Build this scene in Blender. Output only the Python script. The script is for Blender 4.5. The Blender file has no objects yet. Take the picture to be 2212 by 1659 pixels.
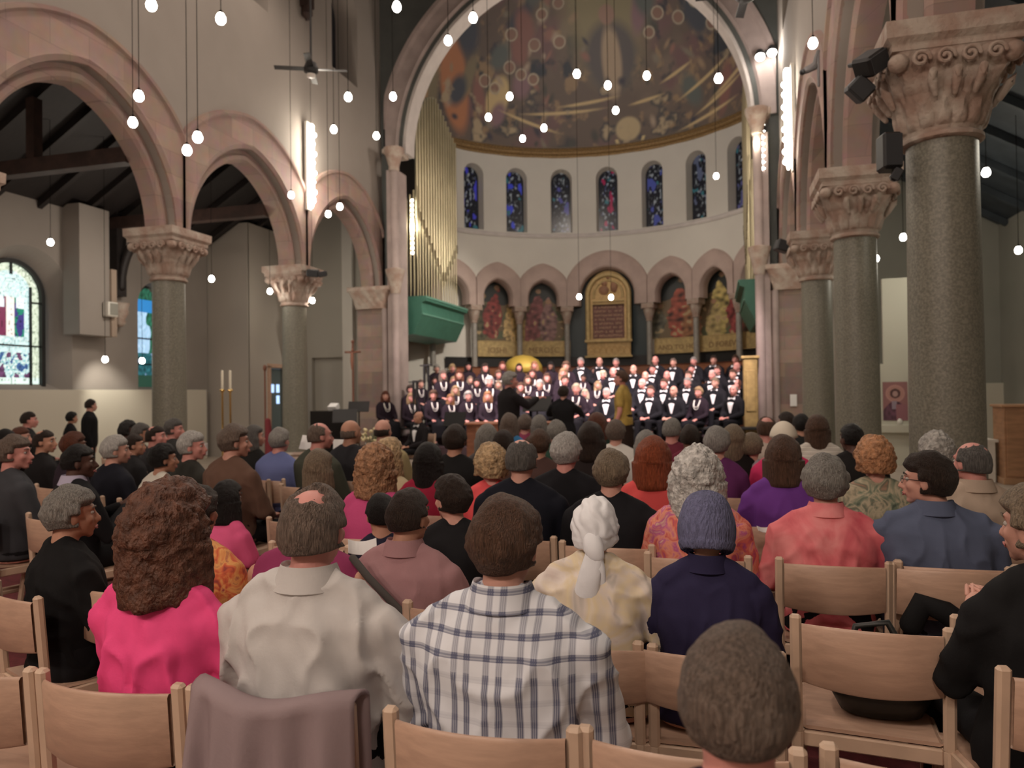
import bpy, math, random
import numpy as np
from mathutils import Vector, Matrix, noise
PI = math.pi
random.seed(7)
sc = bpy.context.scene

# ---------------------------------------------------------------- camera, world, exposure, large lights
YAW, PITCH, ROLL, HC, FPX = .269, .0115, .0131, 1.53, 1600.0
cam_d = bpy.data.cameras.new('camera')
cam_d.sensor_width = 36.0
cam_d.lens = FPX / 2212 * 36.0
cam_d.clip_start = .05
cam_d.dof.use_dof = True
cam_d.dof.focus_distance = 2.4
cam_d.dof.aperture_fstop = 3.3
cam = bpy.data.objects.new('camera', cam_d)
sc.collection.objects.link(cam)
_fw = Vector((-math.sin(YAW) * math.cos(PITCH), math.cos(YAW) * math.cos(PITCH), math.sin(PITCH)))
_rt = Vector((math.cos(YAW), math.sin(YAW), 0))
_up = _rt.cross(_fw)
_r2 = _rt * math.cos(ROLL) - _up * math.sin(ROLL)
_u2 = _rt * math.sin(ROLL) + _up * math.cos(ROLL)
cam.matrix_world = Matrix(((_r2.x, _u2.x, -_fw.x, 0), (_r2.y, _u2.y, -_fw.y, 0), (_r2.z, _u2.z, -_fw.z, HC), (0, 0, 0, 1)))
sc.camera = cam
w = bpy.data.worlds.new('world'); sc.world = w; w.use_nodes = True
w.node_tree.nodes['Background'].inputs[0].default_value = (.62, .8, 1, 1)
w.node_tree.nodes['Background'].inputs[1].default_value = .5
sc.view_settings.view_transform = 'Standard'
sc.view_settings.look = 'None'
sc.view_settings.gamma = 1
sc.view_settings.use_curve_mapping = False
sc.view_settings.exposure = 0.08
sc.cycles.max_bounces = 4
sc.cycles.diffuse_bounces = 3
sc.cycles.glossy_bounces = 2
sc.cycles.transmission_bounces = 3
sc.cycles.transparent_max_bounces = 4
sc.cycles.use_denoising = True
sc.cycles.sample_clamp_indirect = 4
sc.cycles.caustics_reflective = False
sc.cycles.caustics_refractive = False

def light(kind, name, loc, power, color=(1, .86, .7), size=.1, target=None, angle=None, blend=.4):
    d = bpy.data.lights.new(name, kind); d.energy = power; d.color = color
    if kind in ('POINT', 'SPOT'): d.shadow_soft_size = size
    if kind == 'AREA': d.shape = 'DISK'; d.size = size
    if kind == 'SPOT': d.spot_size = angle; d.spot_blend = blend
    o = bpy.data.objects.new(name, d); sc.collection.objects.link(o); o.location = loc
    if target is not None:
        o.rotation_euler = (Vector(target) - Vector(loc)).to_track_quat('-Z', 'Y').to_euler()
    return o
WARM = (1, .83, .70)
# house lights high under the nave roof (above the frame), fill lights behind the camera, stage lights on the choir
for (x, y) in ((-6.2, 1), (-.8, 1), (-6.2, 6), (-.8, 6), (-6.2, 11), (-.8, 11), (-3.5, 15)):
    light('SPOT', 'nave_roof_lamp', (x, y, 10.8), 330, WARM, .25, (x, y, 0), 2.6, .6)
for (x, y) in ((-6.5, -3), (-3.3, -3.5), (0, -3)):
    light('POINT', 'rear_fill_light', (x, y, 5.2), 340, WARM, .3)  # unseen fill added behind the camera to light the audience's backs
for (x, tx) in ((-7.9, -5.5), (-7.9, -3.2), (1.1, -3.6), (1.1, -1.0)):
    light('SPOT', 'stage_lamp', (x, 12.6, 7.2), 4600, (1, .80, .79), .15, (tx, 17.6, 1.7), .62, .7)
light('SPOT', 'stage_lamp', (1.2, 15.5, 7.5), 2400, (1, .9, .78), .15, (-8.2, 20.2, 2.9), .75, .8)
light('SPOT', 'stage_lamp', (-7.9, 15.5, 7.6), 380, (1, .9, .78), .15, (.6, 21, 4.5), .9, .8)
light('POINT', 'chancel_fill_light', (-3.4, 18.6, 8.2), 210, (1, .86, .74), .4)  # bare fill point added to brighten the dome, no fixture hangs here

# ---------------------------------------------------------------- helpers
def link(name, me, mats=None, parent=None, loc=(0, 0, 0), rz=0):
    o = bpy.data.objects.new(name, me); sc.collection.objects.link(o)
    if mats is not None and len(me.materials) == 0:
        for m in (mats if isinstance(mats, (list, tuple)) else [mats]): me.materials.append(m)
    if parent is not None: o.parent = parent
    o.location = loc; o.rotation_euler = (0, 0, rz)
    return o
def tag(o, label, cat, group=None, kind=None):
    if label: o['label'] = label
    if cat: o['category'] = cat
    if group: o['group'] = group
    if kind: o['kind'] = kind
    return o
def thing(name, label, cat, loc=(0, 0, 0), rz=0, group=None):
    o = bpy.data.objects.new(name, None); sc.collection.objects.link(o)
    o.empty_display_size = .1; o.location = loc; o.rotation_euler = (0, 0, rz)
    return tag(o, label, cat, group)
def copy_tree(o, parent=None):
    c = o.copy(); sc.collection.objects.link(c)
    if parent is not None: c.parent = parent
    for ch in list(o.children): copy_tree(ch, c)
    return c

class MB:
    """collects faces into one mesh"""
    def __init__(s): s.v = []; s.f = []; s.m = []; s.c = None
    def add(s, vs, fs, mi=0):
        b = len(s.v); s.v += [tuple(p) for p in vs]
        for f in fs: s.f.append([b + i for i in f]); s.m.append(mi)
        return s
    def mesh(s, name='m', smooth=False, angle=None):
        me = bpy.data.meshes.new(name); me.from_pydata(s.v, [], s.f)
        me.polygons.foreach_set('material_index', s.m)
        if smooth: me.polygons.foreach_set('use_smooth', [True] * len(s.f))
        me.update()
        if angle: me.set_sharp_from_angle(angle=angle)
        return me
    def build(s, name, mats, parent=None, smooth=False, angle=None, **k):
        return link(name, s.mesh(name, smooth or bool(angle), angle), mats, parent, **k)
    def box(s, c, d, mi=0, M=None, bev=0):
        x, y, z = d[0] / 2, d[1] / 2, d[2] / 2
        if bev:
            b = min(bev, x * .9, y * .9, z * .9); vs = []; 
            for sx in (-1, 1):
                for sy in (-1, 1):
                    for sz in (-1, 1):
                        vs += [(sx * x, sy * (y - b), sz * (z - b)), (sx * (x - b), sy * y, sz * (z - b)), (sx * (x - b), sy * (y - b), sz * z)]
            I = lambda sx, sy, sz, k: ((sx > 0) * 4 + (sy > 0) * 2 + (sz > 0)) * 3 + k
            fs = []
            for sx in (-1, 1): fs.append([I(sx, -1, -1, 0), I(sx, 1, -1, 0), I(sx, 1, 1, 0), I(sx, -1, 1, 0)])
            for sy in (-1, 1): fs.append([I(-1, sy, -1, 1), I(1, sy, -1, 1), I(1, sy, 1, 1), I(-1, sy, 1, 1)])
            for sz in (-1, 1): fs.append([I(-1, -1, sz, 2), I(1, -1, sz, 2), I(1, 1, sz, 2), I(-1, 1, sz, 2)])
            for a in (-1, 1):
                for c2 in (-1, 1):
                    fs.append([I(a, c2, -1, 0), I(a, c2, 1, 0), I(a, c2, 1, 1), I(a, c2, -1, 1)])
                    fs.append([I(a, -1, c2, 0), I(a, 1, c2, 0), I(a, 1, c2, 2), I(a, -1, c2, 2)])
                    fs.append([I(-1, a, c2, 1), I(1, a, c2, 1), I(1, a, c2, 2), I(-1, a, c2, 2)])
                    for e in (-1, 1): fs.append([I(a, c2, e, 0), I(a, c2, e, 1), I(a, c2, e, 2)])
        else:
            vs = [(i * x, j * y, k * z) for i in (-1, 1) for j in (-1, 1) for k in (-1, 1)]
            fs = [(0, 1, 3, 2), (4, 6, 7, 5), (0, 4, 5, 1), (2, 3, 7, 6), (0, 2, 6, 4), (1, 5, 7, 3)]
        vs = [Vector(v) for v in vs]
        if M is not None: vs = [M @ v for v in vs]
        return s.add([(v.x + c[0], v.y + c[1], v.z + c[2]) for v in vs], fs, mi)
    def bar(s, a, b, wx, wy, mi=0, bev=0):
        a, b = Vector(a), Vector(b); d = b - a
        M = d.to_track_quat('Z', 'Y').to_matrix()
        return s.box((a + b) / 2, (wx, wy, d.length), mi, M, bev)
    def tube(s, pts, rad, n=10, mi=0, caps=True, sq=None):
        pts = [Vector(p) for p in pts]; k = len(pts)
        if not isinstance(rad, (list, tuple)): rad = [rad] * k
        P = []; R = []
        if caps:
            d0 = (pts[0] - pts[1]).normalized(); d1 = (pts[-1] - pts[-2]).normalized()
            for t in (.98, .75, .4): P.append(pts[0] + d0 * rad[0] * t); R.append(rad[0] * math.sqrt(1 - t * t))
        P += pts; R += list(rad)
        if caps:
            for t in (.4, .75, .98): P.append(pts[-1] + d1 * rad[-1] * t); R.append(rad[-1] * math.sqrt(1 - t * t))
        vs = []; nrm = None
        for i in range(len(P)):
            t = (P[min(i + 1, len(P) - 1)] - P[max(i - 1, 0)])
            t = t.normalized() if t.length > 1e-9 else Vector((0, 0, 1))
            if nrm is None: nrm = t.orthogonal().normalized()
            nrm = (nrm - t * nrm.dot(t)).normalized(); bn = t.cross(nrm)
            for j in range(n):
                a = 2 * PI * j / n
                o = (nrm * math.cos(a) + bn * math.sin(a)) * R[i]
                if sq: o = Vector((o.x * sq[0], o.y * sq[1], o.z * sq[2]))
                vs.append(P[i] + o)
        fs = [(i * n + j, i * n + (j + 1) % n, (i + 1) * n + (j + 1) % n, (i + 1) * n + j) for i in range(len(P) - 1) for j in range(n)]
        fs.append(list(range(n))[::-1]); fs.append([(len(P) - 1) * n + j for j in range(n)])
        return s.add(vs, fs, mi)
    def ell(s, c, r, n=16, m=10, mi=0, M=None):
        vs = []
        for i in range(m + 1):
            t = PI * i / m
            for j in range(n):
                a = 2 * PI * j / n
                v = Vector((math.sin(t) * math.cos(a) * r[0], math.sin(t) * math.sin(a) * r[1], math.cos(t) * r[2]))
                if M is not None: v = M @ v
                vs.append((v.x + c[0], v.y + c[1], v.z + c[2]))
        fs = [(i * n + j, (i + 1) * n + j, (i + 1) * n + (j + 1) % n, i * n + (j + 1) % n) for i in range(m) for j in range(n)]
        return s.add(vs, fs, mi)
    def lathe(s, prof, n=24, c=(0, 0, 0), mi=0, fn=None, caps=True):
        vs = []
        for (r, z) in prof:
            for j in range(n):
                a = 2 * PI * j / n; rr = fn(r, z, a) if fn else r
                vs.append((c[0] + rr * math.cos(a), c[1] + rr * math.sin(a), c[2] + z))
        k = len(prof)
        fs = [(i * n + j, i * n + (j + 1) % n, (i + 1) * n + (j + 1) % n, (i + 1) * n + j) for i in range(k - 1) for j in range(n)]
        if caps: fs.append(list(range(n))[::-1]); fs.append([(k - 1) * n + j for j in range(n)])
        return s.add(vs, fs, mi)
    def loft(s, lv, n=24, ex=2.4, mi=0):
        """levels (z, halfwidth, halfdepth, yc)"""
        vs = []
        for (z, wd, dp, yc) in lv:
            for j in range(n):
                a = 2 * PI * j / n; ca, sa = math.cos(a), math.sin(a)
                vs.append((wd * math.copysign(abs(ca) ** (2 / ex), ca), yc + dp * math.copysign(abs(sa) ** (2 / ex), sa), z))
        k = len(lv)
        fs = [(i * n + j, i * n + (j + 1) % n, (i + 1) * n + (j + 1) % n, (i + 1) * n + j) for i in range(k - 1) for j in range(n)]
        fs.append(list(range(n))[::-1]); fs.append([(k - 1) * n + j for j in range(n)])
        return s.add(vs, fs, mi)
    def grid(s, P, nu, nv, mi=0):
        vs = [P(i / nu, j / nv) for i in range(nu + 1) for j in range(nv + 1)]
        fs = [(i * (nv + 1) + j, (i + 1) * (nv + 1) + j, (i + 1) * (nv + 1) + j + 1, i * (nv + 1) + j + 1) for i in range(nu) for j in range(nv)]
        return s.add(vs, fs, mi)

def ray(px, py):
    """direction in the church frame of a point measured on the photograph"""
    dx = px - 1106; dy = -(py - 829.5)
    a = dx * math.cos(ROLL) + dy * math.sin(ROLL); b = -dx * math.sin(ROLL) + dy * math.cos(ROLL)
    r = a / FPX; u2 = b / FPX
    d = math.cos(PITCH) - u2 * math.sin(PITCH); u = math.sin(PITCH) + u2 * math.cos(PITCH)
    return Vector((r * math.cos(YAW) - d * math.sin(YAW), r * math.sin(YAW) + d * math.cos(YAW), u))
def at_y(px, py, y):
    v = ray(px, py); v = v * (y / v.y); return Vector((v.x, v.y, v.z + HC))
def at_x(px, py, x):
    v = ray(px, py); v = v * (x / v.x); return Vector((v.x, v.y, v.z + HC))
def at_d(px, py, d):
    v = ray(px, py); q = -v.x * math.sin(YAW) + v.y * math.cos(YAW); v = v * (d / q); return Vector((v.x, v.y, v.z + HC))

# ---------------------------------------------------------------- materials
MATS = {}
def mat(name, col, rough=.6, metal=0, bump=0, bscale=30, var=0, vscale=4, stretch=(1, 1, 1), emit=None, estr=0, spec=.5, col2=None, coat=0, sheen=0):
    if name in MATS: return MATS[name]
    m = bpy.data.materials.new(name); MATS[name] = m; m.use_nodes = True
    nt = m.node_tree; b = nt.nodes['Principled BSDF']; L = nt.links.new
    b.inputs['Base Color'].default_value = (*col, 1); b.inputs['Roughness'].default_value = rough
    b.inputs['Metallic'].default_value = metal; b.inputs['Specular IOR Level'].default_value = spec
    if coat: b.inputs['Coat Weight'].default_value = coat
    if sheen: b.inputs['Sheen Weight'].default_value = sheen
    if emit: b.inputs['Emission Color'].default_value = (*emit, 1); b.inputs['Emission Strength'].default_value = estr
    if var or bump or col2:
        tc = nt.nodes.new('ShaderNodeTexCoord'); mp = nt.nodes.new('ShaderNodeMapping'); L(tc.outputs['Object'], mp.inputs[0])
        mp.inputs['Scale'].default_value = stretch
    if var or col2:
        n = nt.nodes.new('ShaderNodeTexNoise'); n.inputs['Scale'].default_value = vscale; n.inputs['Detail'].default_value = 5; L(mp.outputs[0], n.inputs[0])
        r = nt.nodes.new('ShaderNodeValToRGB'); L(n.outputs[0], r.inputs[0]); L(r.outputs[0], b.inputs['Base Color'])
        c2 = col2 if col2 else tuple(max(0, c * (1 - var)) for c in col)
        r.color_ramp.elements[0].position = .38; r.color_ramp.elements[1].position = .64
        r.color_ramp.elements[0].color = (*c2, 1); r.color_ramp.elements[1].color = (*col, 1)
    if bump:
        n = nt.nodes.new('ShaderNodeTexNoise'); n.inputs['Scale'].default_value = bscale; n.inputs['Detail'].default_value = 4; L(mp.outputs[0], n.inputs[0])
        bp = nt.nodes.new('ShaderNodeBump'); bp.inputs['Strength'].default_value = bump; bp.inputs['Distance'].default_value = .02
        L(n.outputs[0], bp.inputs['Height']); L(bp.outputs[0], b.inputs['Normal'])
    return m
def vmat(name, rough=.5, emit=0, metal=0):
    m = bpy.data.materials.new(name); MATS[name] = m; m.use_nodes = True; nt = m.node_tree; b = nt.nodes['Principled BSDF']
    a = nt.nodes.new('ShaderNodeAttribute'); a.attribute_name = 'Col'; nt.links.new(a.outputs['Color'], b.inputs['Base Color'])
    b.inputs['Roughness'].default_value = rough; b.inputs['Metallic'].default_value = metal
    if emit: nt.links.new(a.outputs['Color'], b.inputs['Emission Color']); b.inputs['Emission Strength'].default_value = emit
    return m
def paint(me, fn):
    """per-vertex colour from fn(i, co)"""
    ca = me.color_attributes.new('Col', 'FLOAT_COLOR', 'POINT')
    buf = np.ones((len(me.vertices), 4), dtype=np.float32)
    for i, v in enumerate(me.vertices): buf[i, :3] = fn(i, v.co)
    ca.data.foreach_set('color', buf.ravel())

def block_mat(name, c1, c2, mortar, sx, sz, axis='Y'):
    m = bpy.data.materials.new(name); MATS[name] = m; m.use_nodes = True; nt = m.node_tree; b = nt.nodes['Principled BSDF']; L = nt.links.new
    tc = nt.nodes.new('ShaderNodeTexCoord'); sp = nt.nodes.new('ShaderNodeSeparateXYZ'); cb = nt.nodes.new('ShaderNodeCombineXYZ'); L(tc.outputs['Object'], sp.inputs[0])
    ad = nt.nodes.new('ShaderNodeMath'); L(sp.outputs[0], ad.inputs[0]); L(sp.outputs[1], ad.inputs[1])
    L(ad.outputs[0], cb.inputs[0]); L(sp.outputs[2], cb.inputs[1])
    br = nt.nodes.new('ShaderNodeTexBrick'); L(cb.outputs[0], br.inputs['Vector']); br.inputs['Scale'].default_value = 1
    br.inputs['Brick Width'].default_value = sx; br.inputs['Row Height'].default_value = sz; br.inputs['Mortar Size'].default_value = .006
    br.inputs['Color1'].default_value = (*c1, 1); br.inputs['Color2'].default_value = (*c2, 1); br.inputs['Mortar'].default_value = (*mortar, 1)
    n = nt.nodes.new('ShaderNodeTexNoise'); n.inputs['Scale'].default_value = 5; n.inputs['Detail'].default_value = 6; L(tc.outputs['Object'], n.inputs[0])
    mx = nt.nodes.new('ShaderNodeMix'); mx.data_type = 'RGBA'; mx.blend_type = 'MULTIPLY'; mx.inputs[0].default_value = .35
    L(br.outputs[0], mx.inputs[6]); L(n.outputs[1], mx.inputs[7]); L(mx.outputs[2], b.inputs['Base Color']); b.inputs['Roughness'].default_value = .85
    return m

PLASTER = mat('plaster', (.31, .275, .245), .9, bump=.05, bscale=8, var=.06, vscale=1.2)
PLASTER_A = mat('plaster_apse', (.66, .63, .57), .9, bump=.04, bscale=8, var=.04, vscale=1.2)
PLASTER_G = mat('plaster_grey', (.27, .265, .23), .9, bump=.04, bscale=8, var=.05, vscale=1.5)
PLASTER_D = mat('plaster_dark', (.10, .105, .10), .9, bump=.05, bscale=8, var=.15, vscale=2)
STONE = block_mat('pink_stone', (.43, .30, .25), (.33, .225, .20), (.31, .22, .19), .62, .36)
STONE_L = mat('carved_stone', (.47, .40, .34), .85, bump=.8, bscale=22, var=.35, vscale=5, col2=(.36, .25, .20))
STONE_P = block_mat('pier_stone', (.46, .33, .27), (.27, .20, .18), (.30, .24, .2), .9, .30)
STONE_M = mat('mauve_stone', (.42, .34, .32), .85, bump=.1, bscale=10, var=.22, vscale=2)
STONE_W = mat('pale_stone', (.60, .55, .52), .8, bump=.05, var=.1)
GRANITE = mat('green_granite', (.235, .225, .18), .45, var=.38, vscale=55, bump=.03, bscale=60)
TIMBER = mat('dark_timber', (.014, .009, .008), .6, var=.4, vscale=6, stretch=(1, 6, 1), bump=.1)
TIMBER_B = mat('brown_timber', (.045, .022, .016), .6, var=.4, vscale=6, bump=.1)
BEECH = mat('beech_wood', (.53, .345, .25), .42, var=.16, vscale=5, stretch=(1.2, 6, 9), bump=.03, bscale=20, spec=.5)
BEECH_E = mat('beech_edge', (.62, .45, .33), .45, var=.12, vscale=9)
OAK = mat('oak', (.45, .24, .13), .45, var=.25, vscale=4, stretch=(1, 1, 5))
REDWOOD = mat('reddish_wood', (.33, .13, .07), .35, var=.3, vscale=4, stretch=(1, 1, 5))
BLACK = mat('black_metal', (.012, .012, .013), .45)
BLACKP = mat('black_lacquer', (.01, .01, .01), .2)
IRON = mat('dark_iron', (.03, .03, .03), .5, metal=.6)
CORD = mat('cord_black', (.008, .007, .006), .9, spec=.1)
GOLD = mat('gilded_wood', (.46, .31, .14), .45, metal=.55, var=.25, vscale=12, bump=.1, bscale=60)
GOLD_B = mat('bright_gold', (.52, .38, .17), .5, metal=.25, var=.2, vscale=10)
PIPE = mat('organ_pipe', (.62, .55, .36), .36, metal=.6, var=.1, vscale=3)
PIPE_D = mat('pipe_mouth', (.16, .12, .07), .5, metal=.5)
BRASS = mat('brass', (.72, .5, .2), .25, metal=1)
GREEN = mat('green_paint', (.07, .22, .16), .5, var=.12)
PAPER = mat('white_paper', (.85, .85, .84), .7)
WHITEP = mat('white_paint', (.74, .72, .66), .7)
CANDLE = mat('candle_wax', (.85, .80, .66), .5)
FLOOR = mat('stone_floor', (.48, .41, .34), .45, var=.15, vscale=2.5)
CARPET = mat('red_carpet', (.13, .02, .025), .95, var=.3, vscale=30, bump=.2, bscale=200)
RISER = mat('riser_carpet', (.045, .025, .03), .95)
BULB = mat('lit_bulb', (1, .95, .85), .4, emit=(1, .93, .84), estr=26)
TUBE = mat('lit_tube', (1, .95, .85), .4, emit=(1, .90, .74), estr=20)
STAND = mat('pale_board', (.55, .54, .45), .7)
# ---------------------------------------------------------------- the building
def opening_top(o, du):
    h, zs, p = o['h'], o['zs'], o.get('p', 0)
    if o.get('flat'): return zs
    a = min(abs(du), h); R = h * (1 + p)
    return zs + math.sqrt(max(0, R * R - (a + p * h) ** 2))
def wall_open(mb, MAP, u0, u1, z0, z1, ops, t, n=28, mi=0, nu=.6):
    """wall between u0..u1, z0..z1 with arched openings; MAP(u, z, depth) -> xyz; depth 0 is the face, t the back"""
    ops = sorted(ops, key=lambda o: o['c']); u = u0; segs = []
    for o in ops:
        if o['c'] - o['h'] > u + 1e-6: segs.append((u, o['c'] - o['h'], None))
        segs.append((o['c'] - o['h'], o['c'] + o['h'], o)); u = o['c'] + o['h']
    if u < u1 - 1e-6: segs.append((u, u1, None))
    def quad(a, b, c, d): mb.add([a, b, c, d], [(0, 1, 2, 3)], mi)
    for (a, b, o) in segs:
        if o is None:
            k = max(1, int((b - a) / nu))
            for i in range(k):
                ua, ub = a + (b - a) * i / k, a + (b - a) * (i + 1) / k
                for dp in (0, t): quad(MAP(ua, z0, dp), MAP(ub, z0, dp), MAP(ub, z1, dp), MAP(ua, z1, dp))
                for zz in (z0, z1): quad(MAP(ua, zz, 0), MAP(ub, zz, 0), MAP(ub, zz, t), MAP(ua, zz, t))
        else:
            us = [o['c'] - o['h'] * math.cos(PI * i / n) for i in range(n + 1)]
            zt = [opening_top(o, x - o['c']) for x in us]; zb = o.get('zb', z0); sp = o.get('splay', 0)
            def S(x, dp): return o['c'] + (x - o['c']) * (1 - (sp / o['h'] if dp else 0))
            def Zs(z, dp): return z if not dp else (z - sp * .9 if z > zb + 1e-6 else z + sp * .9)
            for i in range(n):
                for dp in (0, t):
                    a1, b1 = S(us[i], dp), S(us[i + 1], dp)
                    quad(MAP(a1, min(z1, Zs(zt[i], dp)), dp), MAP(b1, min(z1, Zs(zt[i + 1], dp)), dp), MAP(us[i + 1], z1, dp), MAP(us[i], z1, dp))
                    if zb > z0 + 1e-6: quad(MAP(us[i], z0, dp), MAP(us[i + 1], z0, dp), MAP(b1, Zs(zb, dp), dp), MAP(a1, Zs(zb, dp), dp))
                quad(MAP(us[i], zt[i], 0), MAP(us[i + 1], zt[i + 1], 0), MAP(S(us[i + 1], t), Zs(zt[i + 1], t), t), MAP(S(us[i], t), Zs(zt[i], t), t))
                if zb > z0 + 1e-6: quad(MAP(us[i], zb, 0), MAP(us[i + 1], zb, 0), MAP(S(us[i + 1], t), Zs(zb, t), t), MAP(S(us[i], t), Zs(zb, t), t))
            for e in (us[0], us[-1]):
                ze = zt[0]; quad(MAP(e, zb, 0), MAP(e, ze, 0), MAP(S(e, t), Zs(ze, t) if not o.get('flat') else ze, t), MAP(S(e, t), Zs(zb, t) if zb > z0 + 1e-6 else zb, t))
            if sp:
                for sgn in (-1, 1):
                    e = o['c'] + sgn * o['h']; quad(MAP(S(e, t), Zs(zb, t), t), MAP(S(e, t), Zs(zt[0], t), t), MAP(e, z1, t), MAP(e, zb, t))
def ring(mb, MAP, c, zs, prof, p_=0, clamp=None, zlow=None, n=40, mi=0):
    """arch moulding: closed section prof [(r, depth)...] swept round an arch centred at u=c, springing zs"""
    m = len(prof); st = []
    angs = [PI * i / n for i in range(n + 1)]
    def pt(r, a):
        p = p_(r) if callable(p_) else p_
        if p:
            R = r * (1 + p); amax = math.acos(p / (1 + p))
            if a <= PI / 2: t = a / (PI / 2) * amax; x = -p * r + R * math.cos(t); z = R * math.sin(t)
            else: t = (PI - a) / (PI / 2) * amax; x = p * r - R * math.cos(t); z = R * math.sin(t)
        else: x, z = r * math.cos(a), r * math.sin(a)
        if clamp is not None: x = max(-clamp, min(clamp, x))
        return x, z
    rows = []
    if zlow is not None: rows.append([(c + (min(clamp, r) if clamp else r), zlow, d) for r, d in prof])
    for a in angs:
        row = []
        for r, d in prof:
            x, z = pt(r, a)
            row.append((c + x, zs + z, d))
        rows.append(row)
    if zlow is not None: rows.append([(c - (min(clamp, r) if clamp else r), zlow, d) for r, d in prof])
    vs = [MAP(*q) for row in rows for q in row]
    k = len(rows)
    fs = [(i * m + j, i * m + (j + 1) % m, (i + 1) * m + (j + 1) % m, (i + 1) * m + j) for i in range(k - 1) for j in range(m)]
    fs.append(list(range(m))); fs.append([(k - 1) * m + j for j in range(m)][::-1])
    mb.add(vs, fs, mi)

BAY = 3.7; YS = [-4.74, -1.04, 2.66, 6.36, 10.06, 13.76, 17.46]
XR, XL = 1.70, -8.51
ZCAP, ZTOP = 3.44, 4.19
WL = lambda u, z, d: (-8.25 - d, u, z)
WR = lambda u, z, d: (1.44 + d, u, z)
def arcade(side, MAP):
    mb = MB(); mids = [(YS[i] + YS[i + 1]) / 2 for i in range(6)]
    ops = [dict(c=y, h=1.70, zs=4.12, p=.17) for y in mids]
    wall_open(mb, MAP, YS[0], 17.75, 4.19, 8.55, ops, .52)
    cl = [dict(c=y, h=.62, zb=8.95, zs=10.6, splay=.16) for y in mids]
    wall_open(mb, MAP, YS[0], 17.75, 8.55, 12.2, cl, .52)
    wo = mb.build('wall_' + side, PLASTER); tag(wo, None, None, kind='structure')
    for y in mids:
        if y < 4 and not (y > 0 and side == 'right'): continue
        r = MB()
        ring(r, MAP, y, 4.12, [(1.70, -.03), (1.78, -.06), (1.86, -.03), (2.36, -.035), (2.40, -.075), (2.47, -.075), (2.49, 0.01), (1.70, .01)], lambda r: .17 - .13 * (r - 1.7) / .79, 1.845, 4.19)
        ring(r, MAP, y, 4.12, [(1.50, .13), (1.54, .09), (1.60, .09), (1.64, .13), (1.71, .13), (1.71, .40), (1.50, .40)], .17, None, 4.19)
        r.build('arch_ring', STONE, wo, smooth=True, angle=.6)
        g = MB(); g.grid(lambda a, b: MAP(y - .48 + a * .96, 9.05 + b * 1.95, .5), 1, 1)
        g.build('stained_glass', mat('night_glass', (.02, .025, .04), .25, var=.6, vscale=9), wo)
    # cornice line below the windows and lead lines of the glass
    return wo
wl = arcade('left', WL); wr = arcade('right', WR)
# backing of the clerestory windows
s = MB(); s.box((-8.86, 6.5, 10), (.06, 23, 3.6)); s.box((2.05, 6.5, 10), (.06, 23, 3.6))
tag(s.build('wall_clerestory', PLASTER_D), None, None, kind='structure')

def column_meshes():
    sh = MB(); sh.lathe([(.262, .34), (.262, .5), (.256, 1.8), (.245, ZCAP)], 40)
    ba = MB(); ba.box((0, 0, .09), (.74, .74, .18), bev=.02)
    ba.lathe([(.35, .18), (.37, .21), (.35, .25), (.30, .27), (.30, .29), (.33, .31), (.30, .34), (.26, .36)], 40)
    def cf(r, z, a):
        t = (z - ZCAP) / .54; t = max(0, min(1, t))
        sq = 1 / max(abs(math.cos(a)), abs(math.sin(a))); sqf = 1 + (min(sq, 1.33) - 1) * t ** 1.5
        lob = 0
        if .06 < t < .98:
            k1 = abs(math.sin(a * 8 + (PI / 2 if t > .5 else 0))); tt = (t % .5) * 2
            lob = .034 * k1 * math.sin(min(1, tt * 1.1) * PI) ** .7 + .02 * abs(math.sin(a * 16)) * math.sin(t * PI * 5) * (.4 + .6 * t)
        return r * sqf + lob
    prof = []
    for i in range(41):
        t = i / 40; r = .262 + .155 * t ** 2.0 + .03 * math.sin(t * PI)
        prof.append((r, ZCAP + .54 * t))
    ca = MB(); ca.lathe([(.262, ZCAP - .06), (.285, ZCAP - .045), (.285, ZCAP - .02), (.262, ZCAP)], 48); ca.lathe(prof, 128, fn=cf)
    for sx in (-1, 1):
        for sy in (-1, 1): ca.ell((sx * .37, sy * .37, ZCAP + .47), (.075, .075, .07), 12, 8)
    for a in range(4):
        cx, sy = math.cos(a * PI / 2), math.sin(a * PI / 2)
        for o in (-.24, -.08, .08, .24):
            u = Vector((-sy, cx, 0)); nn = Vector((cx, sy, 0)); q0 = nn * .44 + u * o + Vector((0, 0, ZCAP + .455))
            ca.tube([q0 + (u * math.cos(k * .52) + Vector((0, 0, 1)) * math.sin(k * .52)) * (.062 - .0028 * k) + nn * .012 for k in range(18)], .015, 7)
        for o in (-.16, 0, .16):
            u = Vector((-sy, cx, 0)); nn = Vector((cx, sy, 0))
            ca.tube([nn * .36 + u * o * .8 + Vector((0, 0, ZCAP + .22)), nn * .41 + u * o + Vector((0, 0, ZCAP + .32)), nn * .445 + u * o + Vector((0, 0, ZCAP + .36)), nn * .435 + u * o + Vector((0, 0, ZCAP + .31))], [.02, .035, .03, .012], 8)
    ab = MB(); ab.lathe([(.60, 3.98), (.60, 4.03), (.655, 4.07), (.66, 4.19)], 4)
    rot = Matrix.Rotation(PI / 4, 3, 'Z'); ab.v = [tuple(rot @ Vector(v)) for v in ab.v]
    return [('shaft', sh.mesh('shaft', True, .5), GRANITE), ('base', ba.mesh('base', True, .5), STONE_L), ('capital', ca.mesh('capital', True, .8), STONE_L), ('abacus', ab.mesh('abacus'), STONE_L)]
CM = column_meshes()
def column(x, y, label):
    t = thing('stone_column', label, 'column', (x, y, 0), 0, 'granite columns of the nave arcades')
    for n, me, m in CM: link(n, me, m, t)
column(XR, 6.36, 'biggest and nearest green-grey granite column with carved capital on the right')
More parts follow.
